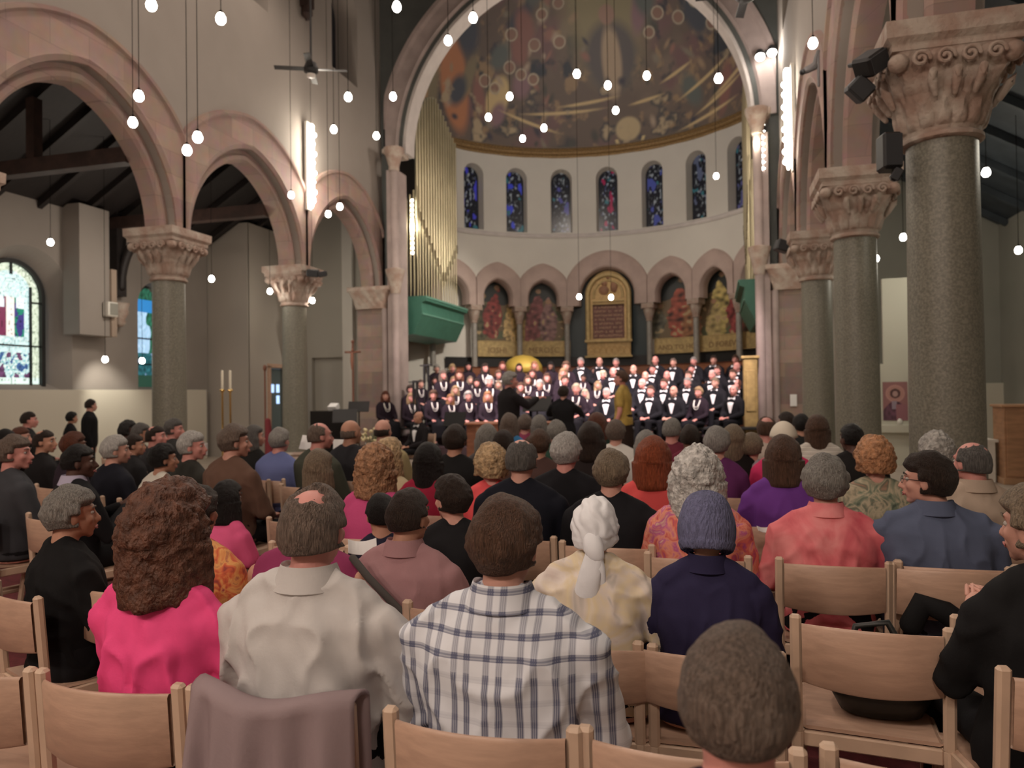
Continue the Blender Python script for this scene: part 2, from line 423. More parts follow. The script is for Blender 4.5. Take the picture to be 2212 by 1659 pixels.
column(XR, 10.06, 'second granite column of the right arcade, behind the nearest one')
column(XR, 13.76, 'third granite column of the right arcade, beside the pier next to the choir')
column(XL, 10.06, 'thick granite column on the left between the two largest arches')
column(XL, 13.76, 'slimmer-looking left granite column beside the door and processional cross')
column(XL, 6.36, 'left granite column outside the frame carrying the largest arch')
column(XR, 2.66, 'right granite column beside the camera, outside the frame')

# crossing piers with their carved capitals
for sx, xc, lab in ((-1, -8.35, 'banded stone pier on the left between cross and choir'), (1, 1.56, 'banded stone pier on the right of the choir')):
    t = thing('stone_pier', lab, 'pier', (xc, 17.6, 0), 0, 'piers either side of the chancel')
    inn = -sx
    p = MB(); p.box((0, 0, 1.85), (1.0, .7, 3.7)); p.build('shaft', STONE_P, t)
    p = MB(); p.box((inn * .52, -.1, 3.6), (.28, .62, 7.2)); p.lathe([(.10, 0), (.10, 7.2)], 20, (inn * .60, -.42, 0)); p.lathe([(.07, 0), (.07, 3.7)], 16, (inn * .28, -.38, 0))
    p.build('wall_shaft', STONE_M, t, smooth=True, angle=.5)
    c = MB()
    def cf(r, z, a):
        tt = (z - 3.7) / .45
        return r * (1 + (min(1 / max(abs(math.cos(a)), abs(math.sin(a))), 1.3) - 1)) + .035 * abs(math.sin(a * 9 + tt * 5)) * math.sin(tt * PI)
    c.lathe([(.42 + .14 * (i / 20) ** 2, 3.7 + .45 * i / 20) for i in range(21)], 96, (-inn * .1, -.05, 0), fn=cf)
    c.box((-inn * .1, -.05, 4.2), (1.2, 1.0, .12), bev=.02)
    c.build('capital', STONE_L, t, smooth=True, angle=.7)
    c = MB(); cc = (inn * .60, -.42, 0)
    c.lathe([(.11, 4.05), (.13, 4.1), (.12, 4.14), (.17, 4.4), (.24, 4.6), (.25, 4.66), (.11, 4.7)], 24, cc, fn=lambda r, z, a: r + .015 * abs(math.sin(a * 6)) * (4.1 < z < 4.6))
    c.build('corbel', STONE_L, t, smooth=True, angle=.7)
    c = MB(); c.lathe([(.12, 7.15), (.14, 7.2), (.13, 7.25), (.19, 7.5), (.25, 7.62), (.26, 7.72)], 24, cc, fn=lambda r, z, a: r + .015 * abs(math.sin(a * 6)) * (7.25 < z < 7.6))
    c.box((inn * .52, -.15, 7.66), (.42, .75, .12), bev=.02)
    c.build('impost', STONE_L, t, smooth=True, angle=.7)

# chancel arch
WC = lambda u, z, d: (u, 17.5 + d, z)
CA = -3.36
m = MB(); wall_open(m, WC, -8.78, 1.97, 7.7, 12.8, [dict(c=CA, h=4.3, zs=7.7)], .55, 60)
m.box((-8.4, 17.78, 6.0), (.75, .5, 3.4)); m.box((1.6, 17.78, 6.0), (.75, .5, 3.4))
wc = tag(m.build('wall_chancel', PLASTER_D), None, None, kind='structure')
r = MB()
ring(r, WC, CA, 7.7, [(4.18, .10), (4.22, .02), (4.34, .02), (4.38, .10), (4.38, .5), (4.18, .5)], n=72); r.build('arch_ring', STONE_W, wc, smooth=True, angle=.6)
r = MB(); ring(r, WC, CA, 7.7, [(4.38, .02), (4.46, -.06), (4.54, -.03), (4.62, -.03), (4.80, -.05), (4.86, -.12), (4.96, -.12), (4.98, 0.01), (4.38, .05)], n=72, clamp=4.75); r.build('arch_ring', STONE_M, wc, smooth=True, angle=.6)

# apse
AX, AY, AR = -3.405, 18.85, 5.684
def AP(R): return lambda u, z, d: (AX + (R + d) * math.sin(u / R), AY + (R + d) * math.cos(u / R), z)
apu = AP(AR); AL = .2674
m = MB(); q = PI / 2 * AR
wall_open(m, apu, -q, q, 6.6, 9.49, [dict(c=i * AL * AR, h=.36, zb=6.86, zs=8.64, splay=.06) for i in range(-4, 5)], .34, 20, nu=.4)
for z0, z1 in ((6.6, 9.49),):
    for sx in (-1, 1): m.box((AX + sx * (AR + .17), 18.5, 8.0), (.34, .8, 3.0))
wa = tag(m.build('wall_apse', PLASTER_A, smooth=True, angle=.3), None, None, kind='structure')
wn = 0
GLS = vmat('stained_glass_night', .25, .12)
for i in range(-4, 5):
    g = MB(); R2 = AR + .30
    def P(a, b, i=i):
        x = (a * 2 - 1) * .33; z = 6.88 + b * 2.12
        zt = 8.64 + math.sqrt(max(0, .33 ** 2 - x * x)); z = min(z, zt)
        return (AX + R2 * math.sin(i * AL + x / R2), AY + R2 * math.cos(i * AL + x / R2), z)
    g.grid(P, 26, 90); o = g.build('window_%d' % (i + 5), GLS); tag(o, None, None, kind='structure')
    def colr(k, co, i=i):
        a = (math.atan2(co.x - AX, co.y - AY) - i * AL) * R2; z = co.z
        e = noise.noise(Vector((a * 6, z * 3.2, i * 7.3))); f = noise.noise(Vector((a * 14 + 5, z * 9, i * 3.1)))
        h = noise.noise(Vector((a * 6 + 3, z * 4 + 9, i * 2.2)))
        lead = abs(a) > .31 or z < 6.93
        c = (.012, .013, .02)
        if f > .15 and abs(a) < .25: c = (.05, .06, .14) if e > 0 else (.08, .09, .10)
        if f > .36 and abs(a) < .2: c = (.30, .34, .38)
        if e > .30 and abs(a) < .27: c = [(.06, .06, .55), (.05, .07, .6), (.08, .08, .3), (.35, .02, .08), (.07, .09, .35), (.1, .12, .2), (.1, .1, .25)][(i + 3) % 7]
        if h > .5: c = (.04, .16, .2)
        return (.008, .008, .01) if lead else c
    paint(o.data, colr)
# string course and cornice
m = MB(); R = 5.45
m.grid(lambda a, b: (AX + (5.40 + [.0, -.02, .0, .3][min(3, int(b * 3))]) * math.sin(-PI / 2 + a * PI), AY + (5.40 + [0, -.02, 0, .3][min(3, int(b * 3))]) * math.cos(-PI / 2 + a * PI), [6.62, 6.68, 6.76, 6.80][min(3, int(b * 3))]), 90, 3)
m.build('string_course', STONE_W, wa, smooth=True)
m = MB(); prof = [(.02, 9.36), (-.03, 9.38), (-.05, 9.42), (-.02, 9.46), (-.07, 9.49), (-.10, 9.54), (-.06, 9.60), (-.09, 9.63), (-.05, 9.68), (.1, 9.70)]
m.grid(lambda a, b: (AX + (AR + prof[round(b * 9)][0]) * math.sin(-PI / 2 + a * PI), AY + (AR + prof[round(b * 9)][0]) * math.cos(-PI / 2 + a * PI), prof[round(b * 9)][1]), 120, 9)
m.build('cornice', mat('gilded_cornice', (.42, .27, .12), .5, metal=.3, var=.5, vscale=30), wa)

# half dome with its painting
NA, NE = 560, 260
m = MB(); RD = AR + .04
m.grid(lambda a, b: (AX + RD * math.cos(b * 1.5) * math.sin(-1.6 + 3.2 * a), AY + RD * math.cos(b * 1.5) * math.cos(-1.6 + 3.2 * a), 9.6 + RD * math.sin(b * 1.5)), NA, NE)
dm = m.build('ceiling_dome', vmat('dome_mural', .55), smooth=True); tag(dm, None, None, kind='structure')
A, B = np.meshgrid(-1.6 + 3.2 * np.arange(NA + 1) / NA, 1.5 * np.arange(NE + 1) / NE, indexing='ij')
def fbm(a, b, s, seed, o=4):
    out = np.zeros_like(a); amp = 1
    for k in range(o):
        g = np.random.RandomState(seed + k).rand(64, 64); x = (a * s * 2 ** k + 100) % 64; y = (b * s * 2 ** k + 50) % 64
        x0 = np.floor(x).astype(int); y0 = np.floor(y).astype(int); fx = x - x0; fy = y - y0; fx = fx * fx * (3 - 2 * fx); fy = fy * fy * (3 - 2 * fy)
        v = (g[x0 % 64, y0 % 64] * (1 - fx) + g[(x0 + 1) % 64, y0 % 64] * fx) * (1 - fy) + (g[x0 % 64, (y0 + 1) % 64] * (1 - fx) + g[(x0 + 1) % 64, (y0 + 1) % 64] * fx) * fy
        out += v * amp; amp *= .5
    return out / 1.875
def mixc(C, mask, col):
    mask = np.clip(mask, 0, 1)[..., None]; return C * (1 - mask) + np.array(col) * mask
n1, n2, n3, n4 = (fbm(A, B, s, k) for s, k in ((3, 1), (5, 9), (9, 22), (14, 40)))
C = np.ones(A.shape + (3,)) * np.array((.13, .095, .075))
C = mixc(C, (n1 - .5) * 5, (.19, .14, .10)); C = mixc(C, (n2 - .55) * 6, (.16, .085, .085)); C = mixc(C, (n3 - .6) * 9, (.035, .045, .06)); C = mixc(C, (.38 - n2) * 8, (.05, .055, .06))
C = mixc(C, (n4 - .62) * 9, (.28, .18, .09))
def blob(a0, b0, ra, rb, rot=0, soft=.25):
    x = (A - a0) * np.cos(B); y = B - b0; c, s_ = math.cos(rot), math.sin(rot); u = (x * c + y * s_) / ra; v = (-x * s_ + y * c) / rb
    return (1 - np.sqrt(u * u + v * v)) / soft
C = mixc(C, blob(.06, .78, .30, .50, 0, .4) * .8, (.24, .20, .10))           # pale glory behind the central figure
C = mixc(C, blob(.06, .50, .17, .22, 0, .3), (.10, .09, .09)); C = mixc(C, blob(.06, .47, .065, .22, 0, .3), (.36, .26, .16)); C = mixc(C, blob(.06, .72, .05, .06), (.30, .17, .12))
C = mixc(C, blob(-.95, .30, .10, .28, .3), (.42, .15, .05)); C = mixc(C, blob(-1.15, .36, .06, .25, 0), (.36, .20, .08)); C = mixc(C, blob(-.66, .27, .075, .15, -.2), (.5, .36, .14)); C = mixc(C, blob(1.12, .42, .08, .26, .2), (.42, .25, .12))
rs = np.random.RandomState(5)
for k in range(150):
    C = mixc(C, blob(rs.uniform(-1.35, 1.35), rs.uniform(.03, 1.2), rs.uniform(.012, .035), rs.uniform(.02, .07), rs.uniform(-.8, .8), .5) * .7, [(.30, .20, .11), (.05, .05, .07), (.27, .12, .09), (.20, .17, .12), (.07, .07, .06), (.34, .25, .17)][k % 6])
for k in range(26):      # clouds of robed figures
    s_ = -1 if k % 2 else 1
    a0 = s_ * rs.uniform(.3, 1.2); b0 = rs.uniform(.15, .95)
    C = mixc(C, blob(a0, b0, rs.uniform(.04, .09), rs.uniform(.09, .18), rs.uniform(-.5, .5), .35) * .75, [(.24, .10, .08), (.06, .07, .09), (.20, .16, .09), (.22, .12, .14), (.10, .12, .11)][k % 5])
for (a0, b0, r0) in [(-.62, .62, .032), (-.45, .58, .032), (-.42, .74, .029), (-.30, .80, .029), (-.28, .60, .032), (-.52, .42, .029), (-.44, .40, .029), (-.60, .45, .032), (.42, .66, .032), (.55, .60, .032), (.60, .72, .032), (.70, .64, .032), (.75, .50, .029), (.92, .52, .029), (.45, .86, .032), (.55, .88, .032), (-.75, .36, .032), (-.68, .33, .029), (.33, .58, .029), (1.05, .62, .032), (.25, .95, .032), (-.1, 1.02, .032)]:
    x = (A - a0) * np.cos(B); d = np.sqrt(x * x + (B - b0) ** 2)
    C = mixc(C, (r0 - d) / .006 * .8, (.24, .13, .09)); C = mixc(C, (.006 - np.abs(d - r0)) / .004 * (.4 + n3), (.40, .33, .22))
for (a0, b0, ln, rot) in [(-.25, .22, .28, .05), (-.45, .16, .22, -.3), (.25, .24, .12, .1), (.62, .26, .22, .35), (.82, .22, .24, .4), (.7, .15, .2, .35), (.62, .07, .22, .2), (.45, .34, .12, .3), (-.1, .27, .2, .1)]:
    C = mixc(C, blob(a0, b0, ln, .012, rot, .4) * .8, (.50, .36, .15))
C = mixc(C, blob(.13, .10, .08, .075, 0, .2), (.42, .32, .16)); 
x = (A - .14) * np.cos(B); d = np.sqrt(x * x + (B - .06) ** 2); C = mixc(C, ((.012 - np.abs(d - .08)) / .006) * (B < .05), (.5, .38, .15))
C = mixc(C, (n3 - .68) * 12 * (B < .35), (.36, .27, .15))
C = mixc(C, (.03 - B) / .01, (.16, .11, .06))
ca = dm.data.color_attributes.new('Col', 'FLOAT_COLOR', 'POINT')
buf = np.ones((A.size, 4), dtype=np.float32); C *= 1.3; g_ = C.mean(axis=-1, keepdims=True); buf[:, :3] = ((C * .75 + g_ * np.array((1.08, 1.0, .95)) * .25) * 1.1).reshape(-1, 3); ca.data.foreach_set('color', buf.ravel())

# lower apse: niche wall, arcade, dado
m = MB(); apl = AP(5.95); m.grid(lambda a, b: apl(-PI / 2 * 5.95 + a * PI * 5.95, b * 6.7, 0), 90, 1)
for sx in (-1, 1): m.box((AX + sx * 6.1, 18.45, 3.3), (.3, 1.0, 6.7))
tag(m.build('wall_apse_lower', PLASTER_A, smooth=True, angle=.3), None, None, kind='structure')
apa = AP(5.42); angs = [(-1.25, .52), (-.965, .52), (-.675, .52), (-.39, .52), (0, .92), (.39, .52), (.675, .52), (.965, .52), (1.25, .52)]
m = MB(); ops = []
for a, h in angs: ops.append(dict(c=a * 5.42, h=h, zs=4.62 if h < .9 else 4.66, p=.35 if h < .9 else .04))
wall_open(m, apa, -q + .3, q - .3, 4.36, 6.66, ops, .32, 24, nu=.3)
aw = tag(m.build('wall_arcade', PLASTER_A, smooth=True, angle=.3), None, None, kind='structure')
for a, h in angs:
    r = MB()
    if h < .9: ring(r, apa, a * 5.42, 4.62, [(.52, -.03), (.56, -.05), (.60, -.03), (.93, -.035), (.96, -.05), (.98, .01), (.52, .01), (.52, .32), (.46, .32), (.46, .1), (.48, .06)], .22, .775, 4.36, 30)
    else: ring(r, apa, a * 5.42, 4.66, [(.92, -.035), (.97, -.06), (1.02, -.035), (1.40, -.04), (1.44, -.06), (1.46, .01), (.92, .01), (.92, .32), (.86, .32), (.86, .1), (.88, .06)], .04, 1.33, 4.36, 40)
    r.build('arch_ring', mat('apse_arch_stone', (.50, .385, .34), .85, bump=.08, bscale=12, var=.12, vscale=2.5), aw, smooth=True, angle=.6)
cs = MB(); cs.lathe([(.095, 2.365), (.09, 3.80)], 20)
cc = MB(); cc.lathe([(.1, 3.78), (.12, 3.80), (.1, 3.83), (.12, 3.95), (.17, 4.12), (.19, 4.18)], 40, fn=lambda r, z, a: r + .02 * abs(math.sin(a * 5 + z * 9)) * (3.84 < z < 4.15)); cc.box((0, 0, 4.27), (.42, .42, .18), bev=.02)
csm, ccm = cs.mesh('shaft', True, .5), cc.mesh('capital', True, .7)
for k, a in enumerate([-1.108, -.82, -.533, -.245, .245, .533, .82, 1.108]):
    t = thing('stone_column', 'slim grey column of the apse arcade, ' + ['hidden behind the organ pipes', 'first clear of the organ pipes', 'between the two left mosaics', 'left of the golden tablet', 'right of the golden tablet', 'between the two right mosaics', 'beside the right green organ case', 'behind the right organ'][k], 'column', (AX + 5.58 * math.sin(a), AY + 5.58 * math.cos(a), 0), -a, 'slim columns of the apse arcade')
    link('shaft', csm, mat('grey_marble', (.33, .31, .28), .4, var=.2, vscale=8), t); link('capital', ccm, STONE_L, t)
m = MB(); m.grid(lambda a, b: AP(5.30)((-.98 + 1.96 * a) * 5.3, [0, 2.32, 2.36, 2.36][round(b * 3)], [0, 0, -.05, .5][round(b * 3)]), 60, 3)
m.grid(lambda a, b: AP(5.30)((-.98 + 1.96 * a) * 5.3, 1.5 + .06 * b, -.02), 60, 1)
tag(m.build('wainscot', REDWOOD), 'brown wooden wainscot curving behind the back row of singers', 'wainscot')
tagm = MB(); tagm.grid(lambda a, b: AP(5.88)((-.98 + 1.96 * a) * 5.88, 2.36 + .34 * b, 0), 60, 1); tagm.build('dark_band', BLACK, aw)

# mosaics behind the arches
MOS = vmat('mosaic', .45)
def mosaic(name, a0, a1, z0, z1, fn, label, cat, group=None, R=5.90, nx=90, nz=70):
    m = MB(); m.grid(lambda a, b: AP(R)((a0 + (a1 - a0) * a) * R, z0 + (z1 - z0) * b, 0), nx, nz)
    m.grid(lambda a, b: AP(R)((a0 + (a1 - a0) * a) * R, z0 + (z1 - z0) * b, .035), 12, 1)
    o = m.build(name, MOS, smooth=True); tag(o, label, cat, group)
    paint(o.data, lambda i, co: fn((math.atan2(co.x - AX, co.y - AY) - a0) / (a1 - a0), (co.z - z0) / (z1 - z0)))
    return o
def fig(figs, seed):
    def f(u, v):
        n = noise.noise(Vector((u * 7, v * 6, seed))); n2_ = noise.noise(Vector((u * 22, v * 20, seed + 4)))
        c = Vector((.03, .035, .035)) if v > .52 + n * .1 else Vector((.16, .11, .06))
        if v < .5 and n > .1: c = Vector((.10, .11, .06))
        for (u0, v0, ru, rv, col, sk) in figs:
            x = (u - u0 - sk * (v - v0)) / ru; y = (v - v0) / rv
            wdt = 1.0 - .55 * max(0, y); d = math.sqrt((x / max(.25, wdt)) ** 2 + y * y)
            if d < 1 + n * .5 + n2_ * .2: c = Vector(col) * (.8 + 1.0 * n2_)
            hy = v0 + rv * 1.08; hd = math.hypot((u - u0 - sk * (hy - v0)) * 1.3, v - hy)
            if hd < .028: c = Vector((.36, .20, .13))
            elif hd < .036: c = Vector((.30, .21, .08))
        if n2_ > .42 and v < .45: c = Vector((.42, .30, .16))
        return (max(0, c.x), max(0, c.y), max(0, c.z))
    return f
LF = [(.12, .30, .10, .30, (.10, .09, .05), 0), (.22, .36, .10, .36, (.26, .045, .04), .12), (.43, .30, .09, .36, (.66, .46, .20), .05), (.50, .28, .07, .34, (.40, .27, .10), 0), (.66, .32, .10, .36, (.24, .08, .08), .1), (.80, .26, .10, .28, (.27, .15, .14), 0)]
RF = [(.06, .2, .08, .22, (.14, .13, .09), .1), (.25, .36, .10, .38, (.36, .08, .05), .05), (.36, .22, .09, .26, (.30, .13, .06), 0), (.62, .36, .09, .38, (.48, .38, .14), .05), (.56, .22, .08, .2, (.42, .32, .14), 0), (.78, .30, .08, .34, (.30, .06, .06), 0), (.9, .2, .06, .3, (.12, .06, .03), 0)]
mosaic('mosaic_panel', -.80, -.235, 3.22, 5.62, fig(LF, 3.1), 'dark mosaic of robed figures behind the arches left of the golden tablet', 'mosaic', nx=150, nz=110)
mosaic('mosaic_panel', .235, .90, 3.22, 5.62, fig(RF, 8.4), 'dark mosaic of red and gold robed figures behind the arches right of the golden tablet', 'mosaic', nx=150, nz=110)
bl = mat('glass_blue_black', (.02, .035, .04), .4)
m = MB(); m.grid(lambda a, b: AP(5.92)((-.235 + .47 * a) * 5.92, 2.7 + 3.0 * b, 0), 20, 1); m.build('dark_band', bl, aw)

def text_mesh(body, size, ext=.004):
    cu = bpy.data.curves.new('t', 'FONT'); cu.body = body; cu.size = size; cu.extrude = ext; cu.align_x = 'CENTER'; cu.resolution_u = 2
    o = bpy.data.objects.new('t', cu); sc.collection.objects.link(o)
    dg = bpy.context.evaluated_depsgraph_get(); me = bpy.data.meshes.new_from_object(o.evaluated_get(dg)); bpy.data.objects.remove(o); bpy.data.curves.remove(cu)
    return me
def curve_text(me, R, ac, z):
    for v in me.vertices:
        x, y, d = v.co; a = ac + x / R; v.co = (AX + (R - d) * math.sin(a), AY + (R - d) * math.cos(a), z + y)
    me.materials.clear(); return me
def panel(a0, a1, z0, z1, words, label):
    R = 5.78
    m = MB(); m.grid(lambda a, b: AP(R)((a0 + (a1 - a0) * a) * R, z0 + (z1 - z0) * b, 0), 24, 1); m.grid(lambda a, b: AP(R)((a0 + (a1 - a0) * a) * R, z1, .06 * b), 24, 1)
    for zz in (z0, z1 - .03): m.grid(lambda a, b: AP(R)((a0 + (a1 - a0) * a) * R, zz + .03 * b, -.015), 24, 1)
    o = m.build('inscribed_panel', mat('gold_ground', (.52, .38, .17), .5, metal=.25, var=.25, vscale=9)); tag(o, label, 'panel')
    for (ac, tx, sz) in words:
        me = curve_text(text_mesh(tx, sz), R - .006, ac, z0 + .12); link('lettering', me, mat('letter_brown', (.22, .13, .06), .6), o)
panel(-.78, -.225, 2.72, 3.24, [(-.66, 'IOSHI', .27), (-.38, 'MEROSC', .27)], 'golden panel of brown capitals below the left mosaic')
panel(.26, .90, 2.72, 3.22, [(.395, 'AND TO HO', .23), (.675, 'D FOREV', .25)], 'golden panel reading AND TO HO D FOREV below the right mosaic')

# golden round-headed tablet in the middle arch
t = thing('golden_tablet', 'tall golden round-headed tablet with brown lettered field in the middle arch', 'tablet', (AX, AY, 0))
TP = lambda u, z, d: (u, 5.62 + d, z)
m = MB()
wall_open(m, TP, -.72, .72, 2.66, 4.72, [dict(c=0, h=.52, zb=3.28, zs=4.40, flat=True)], .1, 4)
m.grid(lambda a, b: TP(-.52 + 1.04 * a, 3.28 + 1.12 * b, .06), 1, 1)
vs = [TP(.72 * math.cos(PI * i / 40), 4.72 + .80 * math.sin(PI * i / 40), 0) for i in range(41)] + [TP(.72 * math.cos(PI * i / 40), 4.72 + .80 * math.sin(PI * i / 40), .1) for i in range(41)]
m.add(vs, [list(range(41))] + [(i, i + 1, i + 42, i + 41) for i in range(40)])
m.build('panel_board', GOLD, t)
m = MB(); ring(m, TP, 0, 4.72, [(.60, -.05), (.64, -.08), (.72, -.08), (.76, -.04), (.76, .02), (.60, .02)], 0, None, 3.2, 36)
ring(m, TP, 0, 4.72, [(.44, -.02), (.46, -.04), (.50, -.04), (.52, -.02), (.52, .01), (.44, .01)], 0, None, 4.62, 30)
m.box((0, 5.56, 3.2), (1.56, .16, .08)); m.box((0, 5.56, 2.68), (1.56, .16, .06)); m.box((0, 5.58, 4.52), (1.05, .06, .05)); m.box((0, 5.58, 4.42), (1.05, .06, .03))
m.build('frame', GOLD_B, t, smooth=True, angle=.5)
m = MB()
for i in range(7):
    x = -.62 + i * .2 + .02
    ring(m, TP, x, 2.92, [(.06, -.012), (.085, -.012), (.085, .0), (.06, .0)], 0, None, None, 12); m.box((x + .1, 5.61, 2.86), (.03, .02, .12))
m.build('scrollwork', mat('old_gold_dark', (.36, .22, .08), .5, metal=.4), t)
m = MB(); m.box((0, 5.67, 3.84), (1.04, .02, 1.12)); m.build('field', mat('tablet_red', (.20, .085, .07), .6, var=.3, vscale=6), t)
m = MB(); rr = random.Random(3)
for r_ in range(8):
    x = -.46
    while x < .45:
        wd = rr.uniform(.02, .045)
        if rr.random() > .12: m.box((x, 5.655, 4.32 - r_ * .135), (wd * .35, .01, .075)); m.box((x + wd * .4, 5.655, 4.32 - r_ * .135 + rr.choice((-.03, 0, .03))), (wd * .6, .01, .014))
        x += wd + .018
m.build('lettering', mat('tablet_gold_letters', (.62, .40, .24), .5), t)
m = MB(); m.ell((-.12, 5.62, 5.12), (.1, .04, .12)); m.ell((-.14, 5.62, 4.88), (.17, .04, .16)); m.ell((.2, 5.62, 4.98), (.12, .04, .2)); m.ell((0, 5.62, 5.30), (.06, .03, .06))
m.build('carved_figure', mat('carving_red', (.36, .18, .10), .6, var=.3), t, smooth=True)

# floor, carpets, chancel platform
m = MB(); m.box((-3.4, 9.5, -.05), (26, 33, .1)); tag(m.build('floor', FLOOR), None, None, kind='structure')
m = MB(); m.box((-3.0, 4.6, .006), (9.6, 9.4, .012)); tag(m.build('carpet', CARPET), 'dark red carpet under the rows of beech chairs', 'carpet')
for k in range(5):
    m = MB(); y0 = 16.05 + .8 * k; zt = .30 + .2 * k; ye = y0 + .80 if k < 4 else 21.7
    x0, x1 = (-8.3, 1.5) if k == 0 else ((-7.5, .85) if k < 2 else (-7.3, .5))
    m.box(((x0 + x1) / 2, (y0 + ye) / 2, zt / 2), (x1 - x0, ye - y0, zt), bev=.01)
    tag(m.build('choir_riser', RISER), '%s step of the choir platform, dark carpeted' % ['lowest front', 'second', 'middle', 'fourth', 'topmost rear'][k], 'riser', 'choir risers')
    b = MB(); b.box((-3.35, y0 + .62, zt + .40), (7.6 if k else 9.0, .36, .06), bev=.01)
    for x in np.arange(-7, .6, 1.05): b.box((float(x), y0 + .62, zt + .19), (.05, .3, .36))
    tag(b.build('choir_bench', BLACK), 'black bench under the %s row of singers' % ['front', 'second', 'third', 'fourth', 'back'][k], 'bench', 'choir benches')

# nave roof: dark boarding with trusses
m = MB(); m.box((-3.4, 6.5, 12.3), (11.4, 24, .2)); tag(m.build('ceiling', TIMBER), None, None, kind='structure')
for y in (2.66, 6.36, 10.06, 13.76):
    t = thing('roof_truss', 'dark timber roof truss over the nave, %s' % {2.66: 'nearest, above the camera', 6.36: 'second from the camera', 10.06: 'third from the camera', 13.76: 'farthest, its curved foot beside the ceiling fan'}[y], 'truss', (0, y, 0), 0, 'nave roof trusses')
    m = MB(); m.box((-3.4, 0, 12.0), (10.3, .26, .34)); m.build('tie_beam', TIMBER, t)
    for sx, xw in ((1, -8.14), (-1, 1.33)):
        m = MB(); m.box((xw, 0, 10.85), (.2, .24, 2.4)); m.tube([(xw, 0, 9.7), (xw, 0, 9.5), (xw, 0, 9.42)], [.1, .12, .05], 10); m.build('wall_post', TIMBER_B, t)
        m = MB(); m.tube([(xw + sx * (.1 + 1.5 * (1 - math.cos(a))), 0, 10.0 + 1.9 * math.sin(a)) for a in [i * PI / 20 for i in range(11)]], .09, 8); m.build('curved_brace', TIMBER_B, t, smooth=True)

# outer walls of the aisles, rear wall
def aisle_left():
    M = lambda u, z, d: (-12.5 - d, u, z)
    mb = MB()
    ops = [dict(c=11.05, h=.98, zb=1.60, zs=3.45, splay=.30), dict(c=14.35, h=.56, zb=1.70, zs=3.62, splay=.10), dict(c=6.3, h=.98, zb=1.60, zs=3.45, splay=.30)]
    wall_open(mb, M, -4.9, 16.15, 0, 5.9, ops, .45, 30)
    o = mb.build('wall_aisle_left', PLASTER); tag(o, None, None, kind='structure')
    mb = MB(); mb.box((-11.98, 16.42, 2.95), (1.3, .5, 5.9))
    wall_open(mb, lambda u, z, d: (-11.3 - d, u, z), 16.2, 18.1, 0, 5.9, [dict(c=17.45, h=.42, zs=2.25, flat=True)], .2, 4)
    tag(mb.build('wall_transept', mat('plaster_taupe', (.42, .38, .33), .9, bump=.04)), None, None, kind='structure')
    # end wall with recessed panel
    mb = MB(); WE = lambda u, z, d: (u, 18.1 + d, z)
    wall_open(mb, WE, -11.5, -8.4, 0, 7.2, [dict(c=-10.05, h=.62, zs=2.55, flat=True)], .15, 4)
    mb.box((-10.05, 18.28, 2), (1.5, .05, 4)); tag(mb.build('wall_aisle_end', mat('plaster_olive', (.40, .38, .33), .9, bump=.04)), None, None, kind='structure')
    return o
al = aisle_left()
MB().box((-12.3, 13.0, .85), (.06, 5.6, 1.7)).build('wainscot_panel', mat('cream_panel', (.56, .52, .43), .7), al)
GLD = vmat('stained_glass_day', .3, .85)
def day_window(n, yc, h, zb, zs, fn, mull):
    g = MB()
    g.grid(lambda a, b: (-12.86, yc + (a * 2 - 1) * h, min(zb + b * (zs + h - zb), zs + math.sqrt(max(0, h * h - ((a * 2 - 1) * h) ** 2)))), 70, 170)
    o = g.build('window_%d' % n, GLD); tag(o, None, None, kind='structure'); paint(o.data, lambda i, co: fn((co.y - yc) / h, (co.z - zb) / (zs + h - zb), co))
    f = MB(); F = lambda u, z, d: (-12.84 + d, u, z)
    ring(f, F, yc, zs, [(h - .05, -.02), (h + .03, -.02), (h + .03, .06), (h - .05, .06)], 0, None, zb, 36)
    for (u0, z0, u1, z1) in mull: f.box((-12.84, yc + (u0 + u1) / 2 * h, (z0 + z1) / 2), (.05, max(.03, abs(u1 - u0) * h), max(.03, abs(z1 - z0))))
    f.build('window_frame', IRON, o)
def big(u, v, co):
    n = noise.noise(Vector((u * 6, v * 14, 1.3))); f = noise.noise(Vector((u * 17, v * 40, 5))); e = noise.noise(Vector((u * 30, v * 70, 15)))
    r = math.hypot(u, max(0, (v - .74)) * 3.6)
    base = Vector((.55, .78, .80)) * (1 + .6 * f)
    if e > .25: base = Vector((.85, .95, .9))
    if r > .66: base = Vector((.62, .72, .58)) * (1 + f); 
    elif .42 < v < .72:
        if abs(u) < .13: base = Vector((.9, .85, .8))
        elif .13 < u < .45: base = Vector((.015, .22, .14)) if n > -.05 else Vector((.05, .04, .2))
        elif u < -.13: base = Vector((.18, .03, .08))
        if v > .64 and .2 < abs(u) < .45: base = Vector((.8, .9, 1))
    elif v < .30:
        if n > .22: base = Vector((.12, .05, .12)) * (1 + f)
        elif n < -.3: base = Vector((.05, .12, .30)) * (1 + f)
        elif e < -.2: base = Vector((.10, .35, .38))
    if v < .1: base = Vector((.72, .92, .85))
    if f > .42: base *= .25
    return tuple(max(0, c) for c in base)
day_window(12, 10.98, .66, 1.68, 3.50, big, [(-.62, 1.68, -.62, 3.7), (.62, 1.68, .62, 3.7), (0, 3.9, 0, 4.15), (-1, 2.55, 1, 2.55), (-1, 3.4, -.62, 3.4), (.62, 3.4, 1, 3.4)])
day_window(11, 6.3, .66, 1.68, 3.50, big, [(-.62, 1.68, -.62, 3.7), (.62, 1.68, .62, 3.7), (0, 3.9, 0, 4.15), (-1, 2.55, 1, 2.55), (-1, 3.4, -.62, 3.4), (.62, 3.4, 1, 3.4)])
